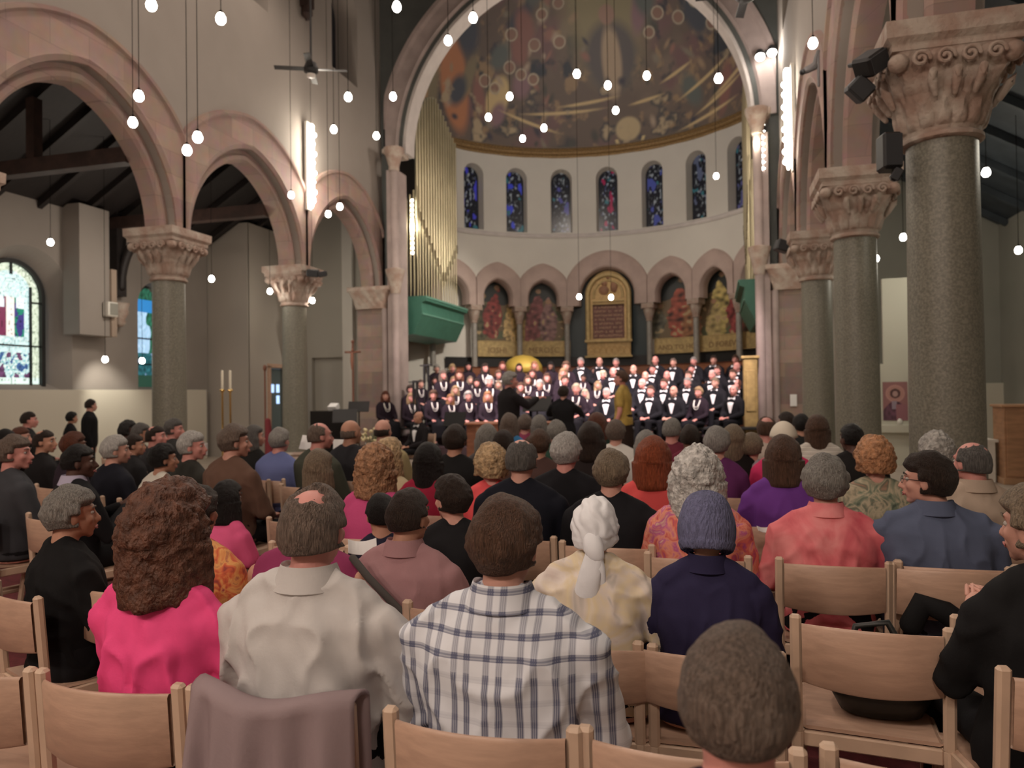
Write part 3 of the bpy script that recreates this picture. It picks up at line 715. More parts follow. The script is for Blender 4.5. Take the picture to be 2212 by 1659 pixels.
def small(u, v, co):
    n = noise.noise(Vector((u * 3, v * 9, 4.3))); f = noise.noise(Vector((u * 9, v * 26, 9)))
    if v > .86: c = Vector((.02, .10, .06)) * (1 + f)
    elif v > .74: c = Vector((.03, .22, .55))
    elif v > .34:
        c = Vector((.40, .62, .85)) * (1 + .5 * f) if u < .15 + n * .4 else Vector((.02, .12, .07)) * (1 + f)
    elif v > .12: c = Vector((.02, .10, .12)) * (1 + f) if n > -.2 else Vector((.2, .3, .5))
    else: c = Vector((.02, .06, .04))
    return tuple(max(0, x) for x in c)
day_window(13, 14.46, .42, 1.76, 3.72, small, [(-1, 2.3, 1, 2.3), (-1, 2.9, 1, 2.9)])
# window backing daylight is the glass itself; light falls on the sill
# boxed soffit on the aisle wall, pilaster and timber bracket
m = MB(); m.box((-12.3, 12.2, 4.1), (.4, .75, 2.6)); m.build('boxed_duct', PLASTER, al)
m = MB(); m.box((-12.28, 12.66, 3.5), (.44, .14, 1.4)); m.build('pilaster', mat('plaster_shade', (.36, .28, .22), .9), al)
t = thing('wall_speaker', 'small pale box speaker on the aisle wall between the stained glass windows', 'speaker', (-12.0, 12.5, 3.35)); m = MB(); m.box((0, 0, 0), (.16, .26, .3), bev=.02); m.build('cabinet', WHITEP, t); m = MB(); m.box((.085, 0, 0), (.01, .2, .24)); m.build('grille', PLASTER_G, t)
t = thing('roof_bracket', 'dark curved timber bracket on a carved corbel in the left aisle', 'bracket', (-12.35, 13.05, 0))
m = MB(); m.box((0, 0, 4.8), (.24, .26, 2.2)); m.build('post', TIMBER, t)
m = MB(); m.tube([(.1 + 1.3 * (1 - math.cos(a)), 0, 3.9 + 1.4 * math.sin(a)) for a in [i * PI / 20 for i in range(11)]], .09, 8); m.build('curved_brace', TIMBER, t, smooth=True)
m = MB(); m.lathe([(.05, 3.05), (.12, 3.12), (.10, 3.2), (.18, 3.35), (.16, 3.42), (.2, 3.55)], 16, (.05, 0, 0), fn=lambda r, z, a: r + .015 * math.sin(a * 5)); m.build('corbel', STONE_L, t, smooth=True)
# aisle roofs
m = MB(); m.add([(-12.9, -5, 5.1), (-12.9, 18.2, 5.1), (-8.7, 18.2, 7.6), (-8.7, -5, 7.6)], [(0, 1, 2, 3)]); m.add([(-12.9, -5, 5.2), (-12.9, 18.2, 5.2), (-8.7, 18.2, 7.7), (-8.7, -5, 7.7)], [(0, 1, 2, 3)])
for y in np.arange(-4, 18, .9): m.bar((-12.9, float(y), 5.02), (-8.7, float(y), 7.52), .1, .12)
tag(m.build('ceiling_aisle_left', TIMBER), None, None, kind='structure')
for y in (6.36, 9.4, 13.0):
    m = MB(); m.box((-10.6, y, 5.25), (3.9, .2, .24)); m.box((-10.5, y, 5.8), (.16, .16, 1.1)); tag(m.build('tie_beam', TIMBER_B), 'dark tie beam across the left aisle, ' + {6.36: 'nearest the camera', 9.4: 'seen through the largest arch', 13.0: 'over the curved bracket'}[y], 'beam', 'aisle tie beams')
m = MB(); m.add([(5.9, -5, 5.0), (5.9, 18.2, 5.0), (1.9, 18.2, 7.4), (1.9, -5, 7.4)], [(0, 1, 2, 3)])
for y in np.arange(-4, 18, 1.2): m.bar((5.9, float(y), 4.92), (1.9, float(y), 7.32), .1, .12)
tag(m.build('ceiling_aisle_right', mat('slate_board', (.035, .045, .055), .6, var=.3)), None, None, kind='structure')
m = MB(); m.box((6.0, 6.5, 2.9), (.2, 23.4, 5.8)); tag(m.build('wall_aisle_right', PLASTER_G), None, None, kind='structure')
m = MB(); m.box((4.0, 18.2, 3.5), (4.2, .2, 7)); wae = tag(m.build('wall_aisle_back', PLASTER_G), None, None, kind='structure')
m = MB(); m.box((4.6, 18.05, .8), (3.0, .12, 1.6)); m.box((2.55, 18.05, .8), (.7, .12, 1.6)); m.build('wainscot_panel', mat('cream_panel', (.56, .52, .43), .7), wae)
m = MB(); m.box((-3.4, -5, 6.2), (19.5, .2, 12.6)); tag(m.build('wall_rear', PLASTER), None, None, kind='structure')
# door with small panes at the end of the left aisle
d = MB(); d.box((-11.42, 17.45, 1.12), (.06, .8, 2.24)); dd = tag(d.build('door_1', mat('door_grey_green', (.10, .13, .13), .5)), None, None, kind='structure')
g = MB()
for (y, z) in ((17.3, 1.72), (17.55, 1.72), (17.55, 1.42)): g.box((-11.38, y, z), (.02, .12, .22))
g.build('window_pane', mat('door_pane', (.4, .6, .9), .3, emit=(.45, .65, 1), estr=1.2), dd)
d = MB()
for y in (17.0, 17.9): d.box((-11.28, y, 1.15), (.06, .1, 2.3))
d.box((-11.28, 17.45, 2.32), (.06, 1.0, .1)); d.build('door_frame', BEECH, dd)
m = MB(); m.ell((-11.35, 17.15, 1.05), (.03, .03, .03)); m.build('door_handle', BRASS, dd)
# ---------------------------------------------------------------- organs, lamps, furniture
def organ(sx, label):
    xo = -7.8 if sx > 0 else .98; d = sx      # pipes face the nave axis
    t = thing('pipe_organ', label, 'organ', (xo, 18.45, 0))
    wall = -.75 * d
    m = MB(); P = [(0, 3.55), (.62, 4.0), (.62, 4.14), (0, 4.14)]
    # case: sloped soffit from the wall out to the front ledge
    prof = [(wall, 3.05), (.05 * d, 3.12), (.30 * d, 3.62), (.30 * d, 3.95), (.42 * d, 4.0), (.42 * d, 4.13), (wall, 4.13)]
    vs = [(x, y, z) for y in (-.15, 3.25) for x, z in prof]; k = len(prof)
    fs = [list(range(k)), list(range(k, 2 * k))[::-1]] + [(i, (i + 1) % k, k + (i + 1) % k, k + i) for i in range(k)]
    m.add(vs, fs); m.build('case', GREEN, t)
    m = MB(); m.box((.43 * d, 1.55, 4.10), (.03, 3.4, .05)); m.box((.31 * d, 1.55, 3.66), (.03, 3.4, .04)); m.build('case_moulding', mat('green_trim', (.16, .36, .28), .5), t)
    m = MB(); m.box((wall / 2 - .2 * d, 1.55, 6.2), (.12, 3.2, 4.2)); m.build('backboard', TIMBER, t)
    n = 30
    for i in range(n):
        u = i / (n - 1); y = .06 + u * 2.98; h = 9.2 + .78 * math.sin(min(1, u / .47) * PI / 2) if u < .47 else 9.98 - .75 * ((u - .47) / .53)
        zm = 4.75 + 1.25 * abs(u - .62) / .5 if u < .62 else 4.75 + 1.1 * (u - .62) / .38
        r = .0425; m = MB(); x0 = .10 * d + (.04 if i % 2 else 0) * d
        m.lathe([(.012, 4.13), (r * .55, zm - .2), (r, zm - .02), (r, zm + .16), (r, h)], 14, (x0, y, 0), caps=False)
        m.lathe([(r, h), (r * .8, h), (r * .78, h - .05)], 14, (x0, y, 0))
        o = m.build('pipe', PIPE, t, smooth=True, angle=.6)
        q = MB(); q.box((x0 + r * .93 * d, y, zm + .10), (.02, r * 1.7, .26)); q.build('mouth', PIPE_D, o)
    for k_ in range(9):
        m = MB(); y = -.05 - k_ * .035; m.lathe([(.01, 4.13), (.022, 4.5), (.022, 7.1 - .12 * k_)], 10, (.16 * d - .09 * k_ * d, y, 0)); m.build('pipe', PIPE, t, smooth=True, angle=.6)
    for k_ in range(16):   # lit bulbs down the front edge
        pass
    return t
organ(1, 'gilded organ pipes on a green case hanging left of the choir')
organ(-1, 'organ pipes on a green case seen edge-on at the right of the choir')

def strip(x, y, z0, z1, d, label, pw):
    t = thing('light_strip', label, 'light strip', (x, y, 0))
    m = MB(); m.box((-.05 * d, 0, (z0 + z1) / 2), (.06, .16, z1 - z0 + .1)); m.build('backplate', WHITEP, t)
    m = MB(); m.tube([(.04 * d, 0, z0 + .12), (.04 * d, 0, z1 - .05)], .055, 12); m.tube([(.04 * d, 0, z0), (.04 * d, 0, z0 + .18)], [.02, .07], 12); m.build('lit_tube', TUBE, t, smooth=True)
    for k in range(5): light('POINT', 'strip_lamp', (x + .16 * d, y, z0 + (z1 - z0) * (k + .5) / 5), pw / 5, (1, .9, .76), .08)
    for k in range(int((z1 - z0) / .2)):
        m = MB(); m.ell((.09 * d, .03 if k % 2 else -.03, z0 + .12 + k * .2), (.045, .045, .05)); m.build('lamp_bulb', BULB, t, smooth=True)
strip(-8.12, 13.78, 5.45, 7.2, 1, 'bright vertical light strip above the second left column', 75)
strip(1.34, 14.0, 5.45, 7.25, -1, 'bright vertical light strip above the right arcade beside the flood lamp', 40)
def bulbstring(x, y, z0, z1, d, label, n):
    t = thing('bulb_string', label, 'bulb string', (x, y, 0))
    m = MB(); m.tube([(0, 0, z0 - .1), (0, 0, z1 + .1)], .012, 6); m.build('cord', CORD, t)
    for k in range(n):
        m = MB(); z = z0 + (z1 - z0) * k / (n - 1); m.tube([(0, 0, z), (.05 * d, -.02, z)], .012, 6); m.ell((.07 * d, -.02, z), (.035, .035, .04)); m.build('lamp_bulb', BULB, t, smooth=True)
    light('POINT', 'string_lamp', (x + .2 * d, y - .15, (z0 + z1) / 2), 22, (1, .88, .7), .1)
bulbstring(-7.83, 18.38, 5.3, 6.7, 1, 'string of small bulbs along the edge of the left organ', 12)
bulbstring(1.12, 17.2, 6.4, 7.5, -1, 'string of small bulbs on the right pier beside the apse windows', 9)

BULBS = """327 10 7.2 top left, nearest the camera|477 40 7.6 top left against the plaster above the big arches|300 207 8.0 in front of the largest arch, upper of its two|287 264 8.6 in front of the largest arch, lower of its two|427 296 7.9 over the meeting of the two largest arches, brighter of the pair|404 324 8.3 over the meeting of the two largest arches, dimmer of the pair|752 209 10.2 against the plaster right of the ceiling fan|721 279 11.4 just right of the left light strip|813 293 12.0 at the right end of the left nave wall|629 421 12.4 on the right flank of the second arch|734 446 12.6 over the crown of the third arch|709 462 13.2 left of the third arch crown|109 523 12.6 in the left aisle over the large stained glass window|457 602 13.4 in the left aisle between the first two columns|583 629 15 in the left aisle left of the second column capital|675 649 15.6 in the left aisle right of the second column|227 776 13.6 low in the left aisle near the lit wall|307 779 14.2 low in the left aisle in front of the narrow stained glass|857 14 8.6 at the top beside the chancel arch|1022 38 9.0 at the top left inside the painted dome|968 87 9.6 at the left rim of the chancel arch|849 208 11 on the left jamb of the chancel arch|1101 208 11.6 in front of the mural above the tips of the organ pipes|1055 253 12.2 in front of the mural close to the organ pipes|1175 276 12.6 in front of the lower mural, middle left|1129 299 13.2 lowest in front of the mural|1246 159 10.6 in front of the mural left of the central figure|1313 184 11.2 in front of the mural below the central figure|1330 238 12.0 in front of the pale disc in the mural|1397 163 10.8 in front of the mural right of the central figure|1552 169 9.4 at the right rim of the mural|1547 380 14.2 before the white apse wall between the two rightmost windows|1756 93 8.2 against the right nave arch above the wall camera|1320 642 15.4 in front of the golden tablet|1251 641 15.4 left of the golden tablet|2130 372 9.5 right of the biggest column in the right aisle|1951 512 12 between the two nearest right columns, upper|1893 558 13.4 beside the second right column, lower|2200 540 11.5 at the right edge of the photo in the aisle"""
cordm = {}
for ln in BULBS.split('|'):
    px, py, dd, lab = ln.split(' ', 3); p = at_d(float(px), float(py), float(dd))
    ztop = 12.2
    if p.x < -8.8: ztop = 5.15 + (p.x + 12.9) * .595
    if p.x > 2.0: ztop = 7.35 - (p.x - 1.9) * .6
    if p.y > 17.4: ztop = 12
    t = thing('pendant_lamp', 'lit pendant bulb, ' + lab, 'pendant lamp', p, 0, 'bare pendant bulbs')
    r = .052
    m = MB(); m.lathe([(.012, .085), (.024, .06), (.03, .045)], 12); m.build('socket', CORD, t)
    m = MB(); m.lathe([(.004, -.062), (.03, -.055), (.048, -.03), (r, 0), (.042, .028), (.028, .052)], 16); m.build('glass_bulb', BULB, t, smooth=True)
    m = MB(); m.tube([(0, 0, .08), (0, 0, ztop - p.z)], .0045, 5, caps=False); m.build('cord', CORD, t)
    light('POINT', 'pendant_light', (p.x, p.y, p.z - .02), 6.5 if p.x > -8.8 else 8, (1, .86, .70), .06)
# flood lamp high by the chancel arch
p = at_y(1655, 120, 17.2)
t = thing('flood_lamp', 'twin-headed bright flood lamp on the right edge of the chancel arch', 'flood lamp', p)
m = MB(); m.tube([(0, .3, .1), (0, 0, .1)], .03, 8); m.tube([(-.16, 0, .02), (.16, 0, .1)], .025, 8); m.build('bracket', BLACK, t)
for dx, dz in ((-.13, -.02), (.12, .04)):
    m = MB(); m.lathe([(.11, .0), (.10, .09), (.06, .16)], 18, (dx, 0, dz)); m.build('lamp_head', BLACK, t); m = MB(); m.ell((dx, -.04, dz - .01), (.10, .09, .085)); m.build('lit_lens', BULB, t, smooth=True)
light('POINT', 'flood_light', (p.x, p.y - .7, p.z - .2), 30, (1, .92, .84), .12)

# ceiling fan
p = at_d(672, 152, 12.4)
t = thing('ceiling_fan', 'dark four-bladed ceiling fan hanging beside the left nave wall', 'fan', p)
m = MB(); m.tube([(0, 0, .1), (0, 0, 12.2 - p.z)], .018, 8); m.build('rod', BLACK, t)
m = MB(); m.lathe([(.03, .16), (.09, .12), (.12, .04), (.12, -.03), (.06, -.07)], 20); m.build('motor', BLACK, t, smooth=True)
m = MB(); m.lathe([(.02, -.12), (.07, -.11), (.075, -.07)], 16); m.build('light_cap', mat('fan_glass', (.6, .55, .5), .4), t)
for k in range(4):
    a = k * PI / 2 + .42; M = Matrix.Rotation(a, 3, 'Z') @ Matrix.Rotation(.18, 3, 'X'); m = MB()
    c = Matrix.Rotation(a, 3, 'Z') @ Vector((.34, 0, .02)); m.box(c, (.52, .11, .012), 0, M, .004); m.build('blade', BLACK, t)
p = at_d(1612, 8, 8.4)
t = thing('ceiling_fan', 'dark ceiling fan cut by the top edge before the chancel arch', 'fan', (p.x, p.y, p.z + .1))
m = MB(); m.tube([(0, 0, .1), (0, 0, 12.1 - p.z)], .018, 8); m.build('rod', BLACK, t)
m = MB(); m.lathe([(.03, .16), (.09, .12), (.12, .04), (.12, -.03), (.06, -.07)], 20); m.build('motor', BLACK, t, smooth=True)
for k in range(4):
    a = k * PI / 2 + .1; M = Matrix.Rotation(a, 3, 'Z') @ Matrix.Rotation(.2, 3, 'X'); m = MB()
    c = Matrix.Rotation(a, 3, 'Z') @ Vector((.32, 0, .02)); m.box(c, (.48, .10, .012), 0, M, .004); m.build('blade', BLACK, t)

# black loudspeakers and cameras on the capitals
def loudspeaker(px, py, d, dims, rx, ry, rz, label, mt=BLACK):
    p = at_d(px, py, d); t = thing('loudspeaker', label, 'loudspeaker', p); t.rotation_euler = (rx, ry, rz)
    m = MB(); m.box((0, 0, 0), dims, bev=.02); m.build('cabinet', mt, t)
    m = MB(); m.box((0, -dims[1] / 2 - .004, 0), (dims[0] * .86, .01, dims[2] * .86), bev=.004); m.build('grille', mat('speaker_grille', (.03, .032, .036), .7), t)
    m = MB(); m.tube([(0, dims[1] / 2, 0), (.04, dims[1] / 2 + .14, .0)], .018, 8); m.build('bracket', IRON, t)
loudspeaker(1880, 137, 5.55, (.20, .18, .15), .3, -.6, .5, 'upper black box loudspeaker against the pink arch stone')
loudspeaker(1857, 193, 5.65, (.17, .15, .15), .3, .75, .3, 'lower dark grey loudspeaker tilted under the upper one', mat('speaker_grey', (.05, .055, .06), .6))
loudspeaker(1921, 330, 5.6, (.145, .16, .28), 0, 0, .2, 'tall black loudspeaker on the neck of the biggest column')
loudspeaker(1936, 377, 5.55, (.07, .10, .10), .2, .5, 0, 'small black box hung under the tall loudspeaker')
loudspeaker(1690, 532, 13.1, (.24, .2, .2), 0, .3, .3, 'black loudspeaker beside the third right capital')
loudspeaker(676, 590, 15.1, (.24, .2, .15), .2, .1, .4, 'black spot speaker on the second left capital')
loudspeaker(697, 592, 15.15, (.18, .2, .11), .2, -.2, .4, 'flat dark speaker right of the one on the second left capital')
p = at_d(1752, 150, 8.6)
t = thing('wall_camera', 'grey bracket camera on the arch stone under a pendant bulb', 'camera', p)
m = MB(); m.tube([(.08, 0, .2), (.03, 0, .05)], .022, 8); m.tube([(.08, .0, -.2), (.08, 0, .2)], .016, 8); m.build('bracket', mat('grey_metal', (.11, .10, .10), .5), t)
m = MB(); m.tube([(.03, 0, .03), (-.06, -.04, -.02)], [.045, .04], 12); m.build('body', mat('grey_metal', (.11, .10, .10), .5), t, smooth=True); m = MB(); m.ell((-.10, -.05, -.04), (.035, .035, .035)); m.build('lens', BLACK, t, smooth=True)

# aisle wall lamp glow, then fixtureless fill lights added to brighten both aisles
light('SPOT', 'aisle_spot', (-11.6, 12.3, 2.75), 110, (1, .93, .8), .05, (-12.5, 12.9, 1.2), 1.2, .8)
light('POINT', 'aisle_fill_light', (-10.4, 12.2, 4.0), 56, (1, .88, .75), .2)
light('POINT', 'aisle_fill_light', (-9.9, 16.0, 3.8), 20, (1, .9, .75), .2)
light('POINT', 'aisle_fill_light', (-10.6, 7.5, 4.0), 34, (1, .88, .75), .2)
light('POINT', 'aisle_fill_light', (4.0, 14.4, 3.8), 60, (1, .92, .76), .2)
light('POINT', 'aisle_fill_light', (3.9, 8.0, 4.0), 45, (1, .92, .76), .2)

# icon board and wooden cabinet in the right aisle
t = thing('icon_board', 'pale free-standing board with a reddish icon picture between the right columns', 'board', (3.36, 16.1, 0), -.05)
m = MB(); m.box((0, .05, 1.0), (.72, .08, 2.0)); m.box((.1, .12, 2.4), (.5, .1, 2.6)); m.build('board', STAND, t)
m = MB(); m.box((.06, -.02, .72), (.6, .22, .16), bev=.01); m.build('shelf', STAND, t)
m = MB(); m.grid(lambda a, b: (-.18 + .44 * a, -.002, .88 + .76 * b), 60, 90); pic = m.build('picture', vmat('icon_print', .5), t)
def icon(i, co):
    x = (co.x - .04) / .22; z = (co.z - .88) / .76; n = noise.noise(Vector((x * 4, z * 8, 2)))
    c = Vector((.30, .14, .14)); d = math.hypot(x * .22, (z - .70) * .76)
    if d < .17: c = Vector((.50, .27, .24))
    if d < .15: c = Vector((.44, .23, .20))
    if d < .095: c = Vector((.09, .04, .04))
    if math.hypot(x * .22 / .8, (z - .69) * .76) < .058: c = Vector((.42, .26, .24))
    if z < .50 - .25 * x * x: c = Vector((.12, .05, .08)) * (1 + n)
    if .3 < z < .50 and abs(x + .1) < .2: c = Vector((.30, .24, .30))
    if z < .42 and x > .05: c = Vector((.30, .13, .15))
    return tuple(c)
paint(pic.data, icon)
m = MB(); m.ell((.10, -.08, .86), (.05, .03, .06)); m.build('finial', WHITEP, t, smooth=True)
t = thing('wooden_cabinet', 'tall light brown wooden cabinet at the right edge of the photo', 'cabinet', (4.78, 13.2, 0), -.06)
m = MB(); m.box((0, .2, .62), (.95, .6, 1.16), bev=.008); m.build('body', OAK, t)
m = MB(); m.box((0, .2, 1.22), (1.02, .66, .04), bev=.008); m.box((0, .2, .05), (1.0, .64, .1), bev=.008); m.build('moulding', mat('oak_edge', (.52, .30, .17), .4, var=.15), t)
for x in (-.235, .235):
    m = MB(); m.box((x, -.11, .64), (.42, .02, 1.02), bev=.006); m.build('door', OAK, t)
m = MB(); m.box((3.95, 13.6, .32), (.62, .4, .64)); m.box((3.95, 13.6, .66), (.7, .46, .04)); tag(m.build('side_table', WHITEP), 'low pale table beside the wooden cabinet', 'table')
# collection board on the right pier
m = MB(); m.box((0, 0, 0), (.14, .03, .26), bev=.005); o = m.build('notice', PAPER, loc=(1.62, 17.22, 1.28)); tag(o, 'small white notice on the banded right pier', 'notice')

# crucifix on a pole
p = at_d(762, 770, 15.2)
t = thing('processional_cross', 'brown wooden cross with a carved figure on a tall pole beside the left pier', 'cross', (p.x, p.y, 0))
CW = mat('cross_wood', (.20, .08, .05), .5)
m = MB(); m.tube([(0, 0, .05), (0, 0, p.z - .3)], .022, 8); m.lathe([(.16, 0), (.16, .04), (.03, .07)], 16); m.build('pole', CW, t)
m = MB(); m.box((0, 0, p.z), (.035, .03, .62), bev=.006); m.box((0, 0, p.z + .09), (.36, .03, .04), bev=.006); m.ell((0, 0, p.z + .30), (.035, .02, .04)); m.build('cross', CW, t)
m = MB(); m.tube([(0, -.03, p.z + .06), (0, -.035, p.z - .1), (0, -.03, p.z - .26)], [.032, .036, .018], 8); m.tube([(-.14, -.03, p.z + .10), (0, -.03, p.z + .06), (.14, -.03, p.z + .10)], .012, 6); m.ell((.01, -.04, p.z + .125), (.022, .022, .028)); m.build('carved_figure', mat('cross_figure', (.34, .15, .10), .5), t, smooth=True)
# candlesticks
for k, (px, py) in enumerate(((480, 815), (497, 815))):
    p = at_d(px, py, 12.6); t = thing('candlestick', 'tall brass candlestick with a pale candle in the left aisle, %s of the pair' % ['left', 'right'][k], 'candlestick', (p.x, p.y, 0))
    m = MB(); m.lathe([(.13, 0), (.12, .03), (.04, .06), (.018, .12), (.018, .7), (.03, .73), (.018, .76), (.016, p.z - .26), (.05, p.z - .22), (.02, p.z - .2)], 18); m.build('stem', BRASS, t, smooth=True)
    m = MB(); m.tube([(0, 0, p.z - .2), (0, 0, p.z + .1)], .022, 10); m.build('candle', CANDLE, t, smooth=True)

# music furniture around the conductor
p = at_d(703, 875, 13.4)
t = thing('upright_piano', 'black piano with white paper on top beside the second left column', 'piano', (p.x, p.y, 0), .2)
m = MB(); m.box((0, .3, .62), (.62, .5, 1.24), bev=.01); m.build('case', BLACKP, t); m = MB(); m.box((0, 0, .70), (.6, .26, .08), bev=.01); m.build('keyboard_shelf', BLACKP, t)
for x in (-.27, .27):
    m = MB(); m.box((x, -.08, .33), (.05, .06, .66)); m.build('leg', BLACKP, t)
m = MB(); m.box((0, 0, .06), (.17, .14, .1), M=Matrix.Rotation(.5, 3, 'X')); o = m.build('paper_stack', PAPER, loc=(p.x - .0, p.y + .3, 1.24)); tag(o, 'white paper propped on top of the black piano', 'paper')
p = at_d(1098, 925, 13.3)
t = thing('chamber_organ', 'low reddish wooden keyboard case in front of the women singers', 'organ', (p.x + .1, p.y, 0), .12)
m = MB(); m.box((0, 0, .50), (1.6, .6, .94), bev=.01); m.build('case', REDWOOD, t); m = MB(); m.box((0, 0, .985), (1.68, .68, .035), bev=.008); m.build('lid', mat('orange_wood', (.50, .21, .12), .35, var=.2), t)
m = MB(); m.box((-.55, -.34, .72), (.12, .02, .4)); m.box((.3, -.31, .5), (.5, .02, .6), bev=.004); m.build('front_panel', OAK, t)
def stand(px, py, d, label, rz=0, w_=.5, h=.34):
    p = at_d(px, py, d); t = thing('music_stand', label, 'music stand', (p.x, p.y, 0), rz)
    m = MB(); m.box((0, 0, p.z), (w_, .015, h), M=Matrix.Rotation(-.35, 3, 'X')); m.box((0, -.05, p.z - h * .48), (w_, .07, .012)); m.build('desk', BLACK, t)
    m = MB(); m.tube([(0, .02, .12), (0, .02, p.z - .05)], .014, 8); m.build('pole', BLACK, t)
    for k in range(3):
        a = k * 2.094 + .5; m = MB(); m.tube([(0, .02, .18), (.25 * math.cos(a), .02 + .25 * math.sin(a), .01)], .009, 6); m.build('leg', BLACK, t)
stand(1160, 872, 12.6, 'black conductor music stand between the two dark-coated figures', .1, .48, .26)
stand(982, 905, 12.8, 'wood-edged desk before the grey-haired singers of the front row', -.2, .42, .25)
stand(775, 878, 14.0, 'dark music stand behind the bald listeners, under the cross', .2, .4, .2)
stand(745, 898, 13.0, 'dark music stand with a curved silver rail beside the piano', .4, .42, .24)
for k, (px, py) in enumerate(((893, 838), (901, 836), (917, 820), (925, 818))):
    p = at_d(px, py, 17.6 + .4 * (k // 2)); t = thing('tall_stand', 'thin black upright stand behind the women at the left end, ' + ['first', 'second', 'third', 'fourth'][k] + ' from the left', 'stand', (p.x, p.y, .5 if k < 2 else .7), 0, 'thin upright stands')
    m = MB(); m.tube([(0, 0, 0), (0, 0, p.z - .5 + .12)], .02, 6); m.tube([(0, 0, p.z - .75), (0, 0, p.z - .5 + .12)], .035, 6); m.build('pole', BLACK, t); m = MB(); m.box((0, 0, p.z - .5 + .14), (.22, .05, .03)); m.build('cross_bar', BLACK, t)
# golden domed cover behind the choir
p = at_d(1130, 790, 22.0)
t = thing('domed_cover', 'golden dome-shaped cover behind the back row of women singers', 'cover', (p.x, p.y, 1.1))
m = MB(); m.lathe([(.58, p.z - 1.3), (.56, p.z - 1.1), (.45, p.z - .93), (.25, p.z - .82), (.02, p.z - .78)], 32); m.build('dome', mat('yellow_gilt', (.60, .42, .08), .5, metal=.2, bump=.2, bscale=40), t, smooth=True)
m = MB(); m.lathe([(.5, 0), (.5, p.z - 1.3)], 24); m.build('drum', OAK, t)
# gilded standard by the right pier
m = MB(); m.box((0, 0, .95), (.30, .3, 1.9), bev=.02); m.box((0, -.16, 1.2), (.2, .03, .9), bev=.01); m.box((0, 0, 1.93), (.38, .36, .06), bev=.01); o = m.build('gilded_cabinet', mat('gilt_yellow', (.50, .36, .15), .45, metal=.3, var=.3, vscale=6), loc=(.72, 17.0, .3)); tag(o, 'narrow gilded cabinet beside the right pier, right of the men singers', 'cabinet')
# brass stand flowers: glinting vase on the right of the bald men
p = at_d(800, 925, 11.5)
t = thing('silver_vase', 'glinting silver vase with pale flowers behind the bald listeners', 'vase', (p.x, p.y, 0))
m = MB(); m.lathe([(.12, 0), (.1, .03), (.03, .1), (.03, .5), (.1, .6), (.12, .68), (.06, .74), (.09, .78)], 20); m.build('vase', mat('silver', (.7, .66, .6), .15, metal=1), t, smooth=True)
rr = random.Random(11)
for k in range(24):
    a = rr.uniform(0, 6.28); r = rr.uniform(0, .2); z = rr.uniform(.8, 1.0)
    m = MB(); m.ell((r * math.cos(a), r * math.sin(a), z), (.032, .032, .025), 6, 4); m.build('flower', mat('pale_flowers', (.75, .66, .4), .6), t, smooth=True)
m = MB()
for k in range(14):
    a = rr.uniform(0, 6.28); m.tube([(0, 0, .7), (.15 * math.cos(a), .15 * math.sin(a), .92)], .005, 5)
m.build('stems', mat('stem_green', (.08, .13, .05), .6), t)
# flag poles near the door
p = at_d(572, 800, 15.6)
t = thing('banner_pole', 'pole with a dark finial standing by the aisle door', 'pole', (p.x, p.y, 0)); m = MB(); m.tube([(0, 0, 0), (0, 0, p.z)], .018, 8); m.ell((0, 0, p.z + .05), (.04, .04, .07)); m.lathe([(.18, 0), (.18, .05), (.03, .08)], 16); m.build('pole', CW, t)
m = MB(); m.tube([(.06, 0, 1.0), (.1, 0, .4), (.07, 0, .06)], [.06, .09, .11], 10); m.build('banner', mat('banner_red', (.22, .03, .04), .8), t, smooth=True)

# ---------------------------------------------------------------- beech chairs
def make_chair():
    t = thing('wooden_chair', 'x', 'chair')
    for sx in (-1, 1):
        m = MB(); pts = [(sx * .218, -.06, 0), (sx * .218, .0, .42), (sx * .218, -.03, .80)]
        m.bar(pts[0], pts[1], .036, .03, bev=.008); m.bar((sx * .218, .0, .41), pts[2], .036, .03, bev=.008); m.build('rear_leg', BEECH_E, t)
        m = MB(); m.bar((sx * .205, .40, 0), (sx * .205, .39, .425), .034, .034, bev=.008); m.build('leg', BEECH_E, t)
    # curved plywood back panel
    m = MB()
    def P(a, b):
        x = -.20 + .40 * a; s = 1 - (x / .2) ** 2
        z = .585 + .19 * b + (.010 * s if b > .5 else -.008 * s) ; y = -.012 - .055 * s - .03 * (z - .42) / .38
        return x, y, z
    nu = 18
    pr = [(0, 0), (.5, 0), (1, 0)]
    vs = []
    for i in range(nu + 1):
        a = i / nu
        for (b, off) in ((0, .006), (.04, 0), (.96, 0), (1, .006), (1, .012), (.96, .018), (.04, .018), (0, .012)):
            x, y, z = P(a, b); vs.append((x, y + off - .009, z))
    fs = [(i * 8 + j, i * 8 + (j + 1) % 8, (i + 1) * 8 + (j + 1) % 8, (i + 1) * 8 + j) for i in range(nu) for j in range(8)]
    m.add(vs, fs); m.build('backrest', BEECH, t, smooth=True, angle=.7)
    m = MB(); vs = []
    for i in range(13):
        y = -.005 + .44 * i / 12; dz = -.012 * math.sin(PI * i / 12) - (.02 * max(0, i - 10) / 2)
        for x, z in ((-.20, .432), (-.19, .426), (.19, .426), (.20, .432), (.19, .438), (-.19, .438)): vs.append((x, y, z + dz))
    m.add(vs, [(i * 6 + j, i * 6 + (j + 1) % 6, (i + 1) * 6 + (j + 1) % 6, (i + 1) * 6 + j) for i in range(12) for j in range(6)] + [tuple(range(6)), tuple(72 + j for j in range(6))][::-1])
    m.build('seat', BEECH, t, smooth=True, angle=.5)
    m = MB(); m.box((0, -.002, .395), (.40, .02, .05), bev=.005); m.box((0, .385, .395), (.38, .02, .05), bev=.005)
    for sx in (-1, 1): m.box((sx * .2, .19, .395), (.02, .38, .05), bev=.005); m.box((sx * .208, .18, .17), (.02, .42, .025), bev=.004)
    m.build('seat_frame', BEECH_E, t)
    return t
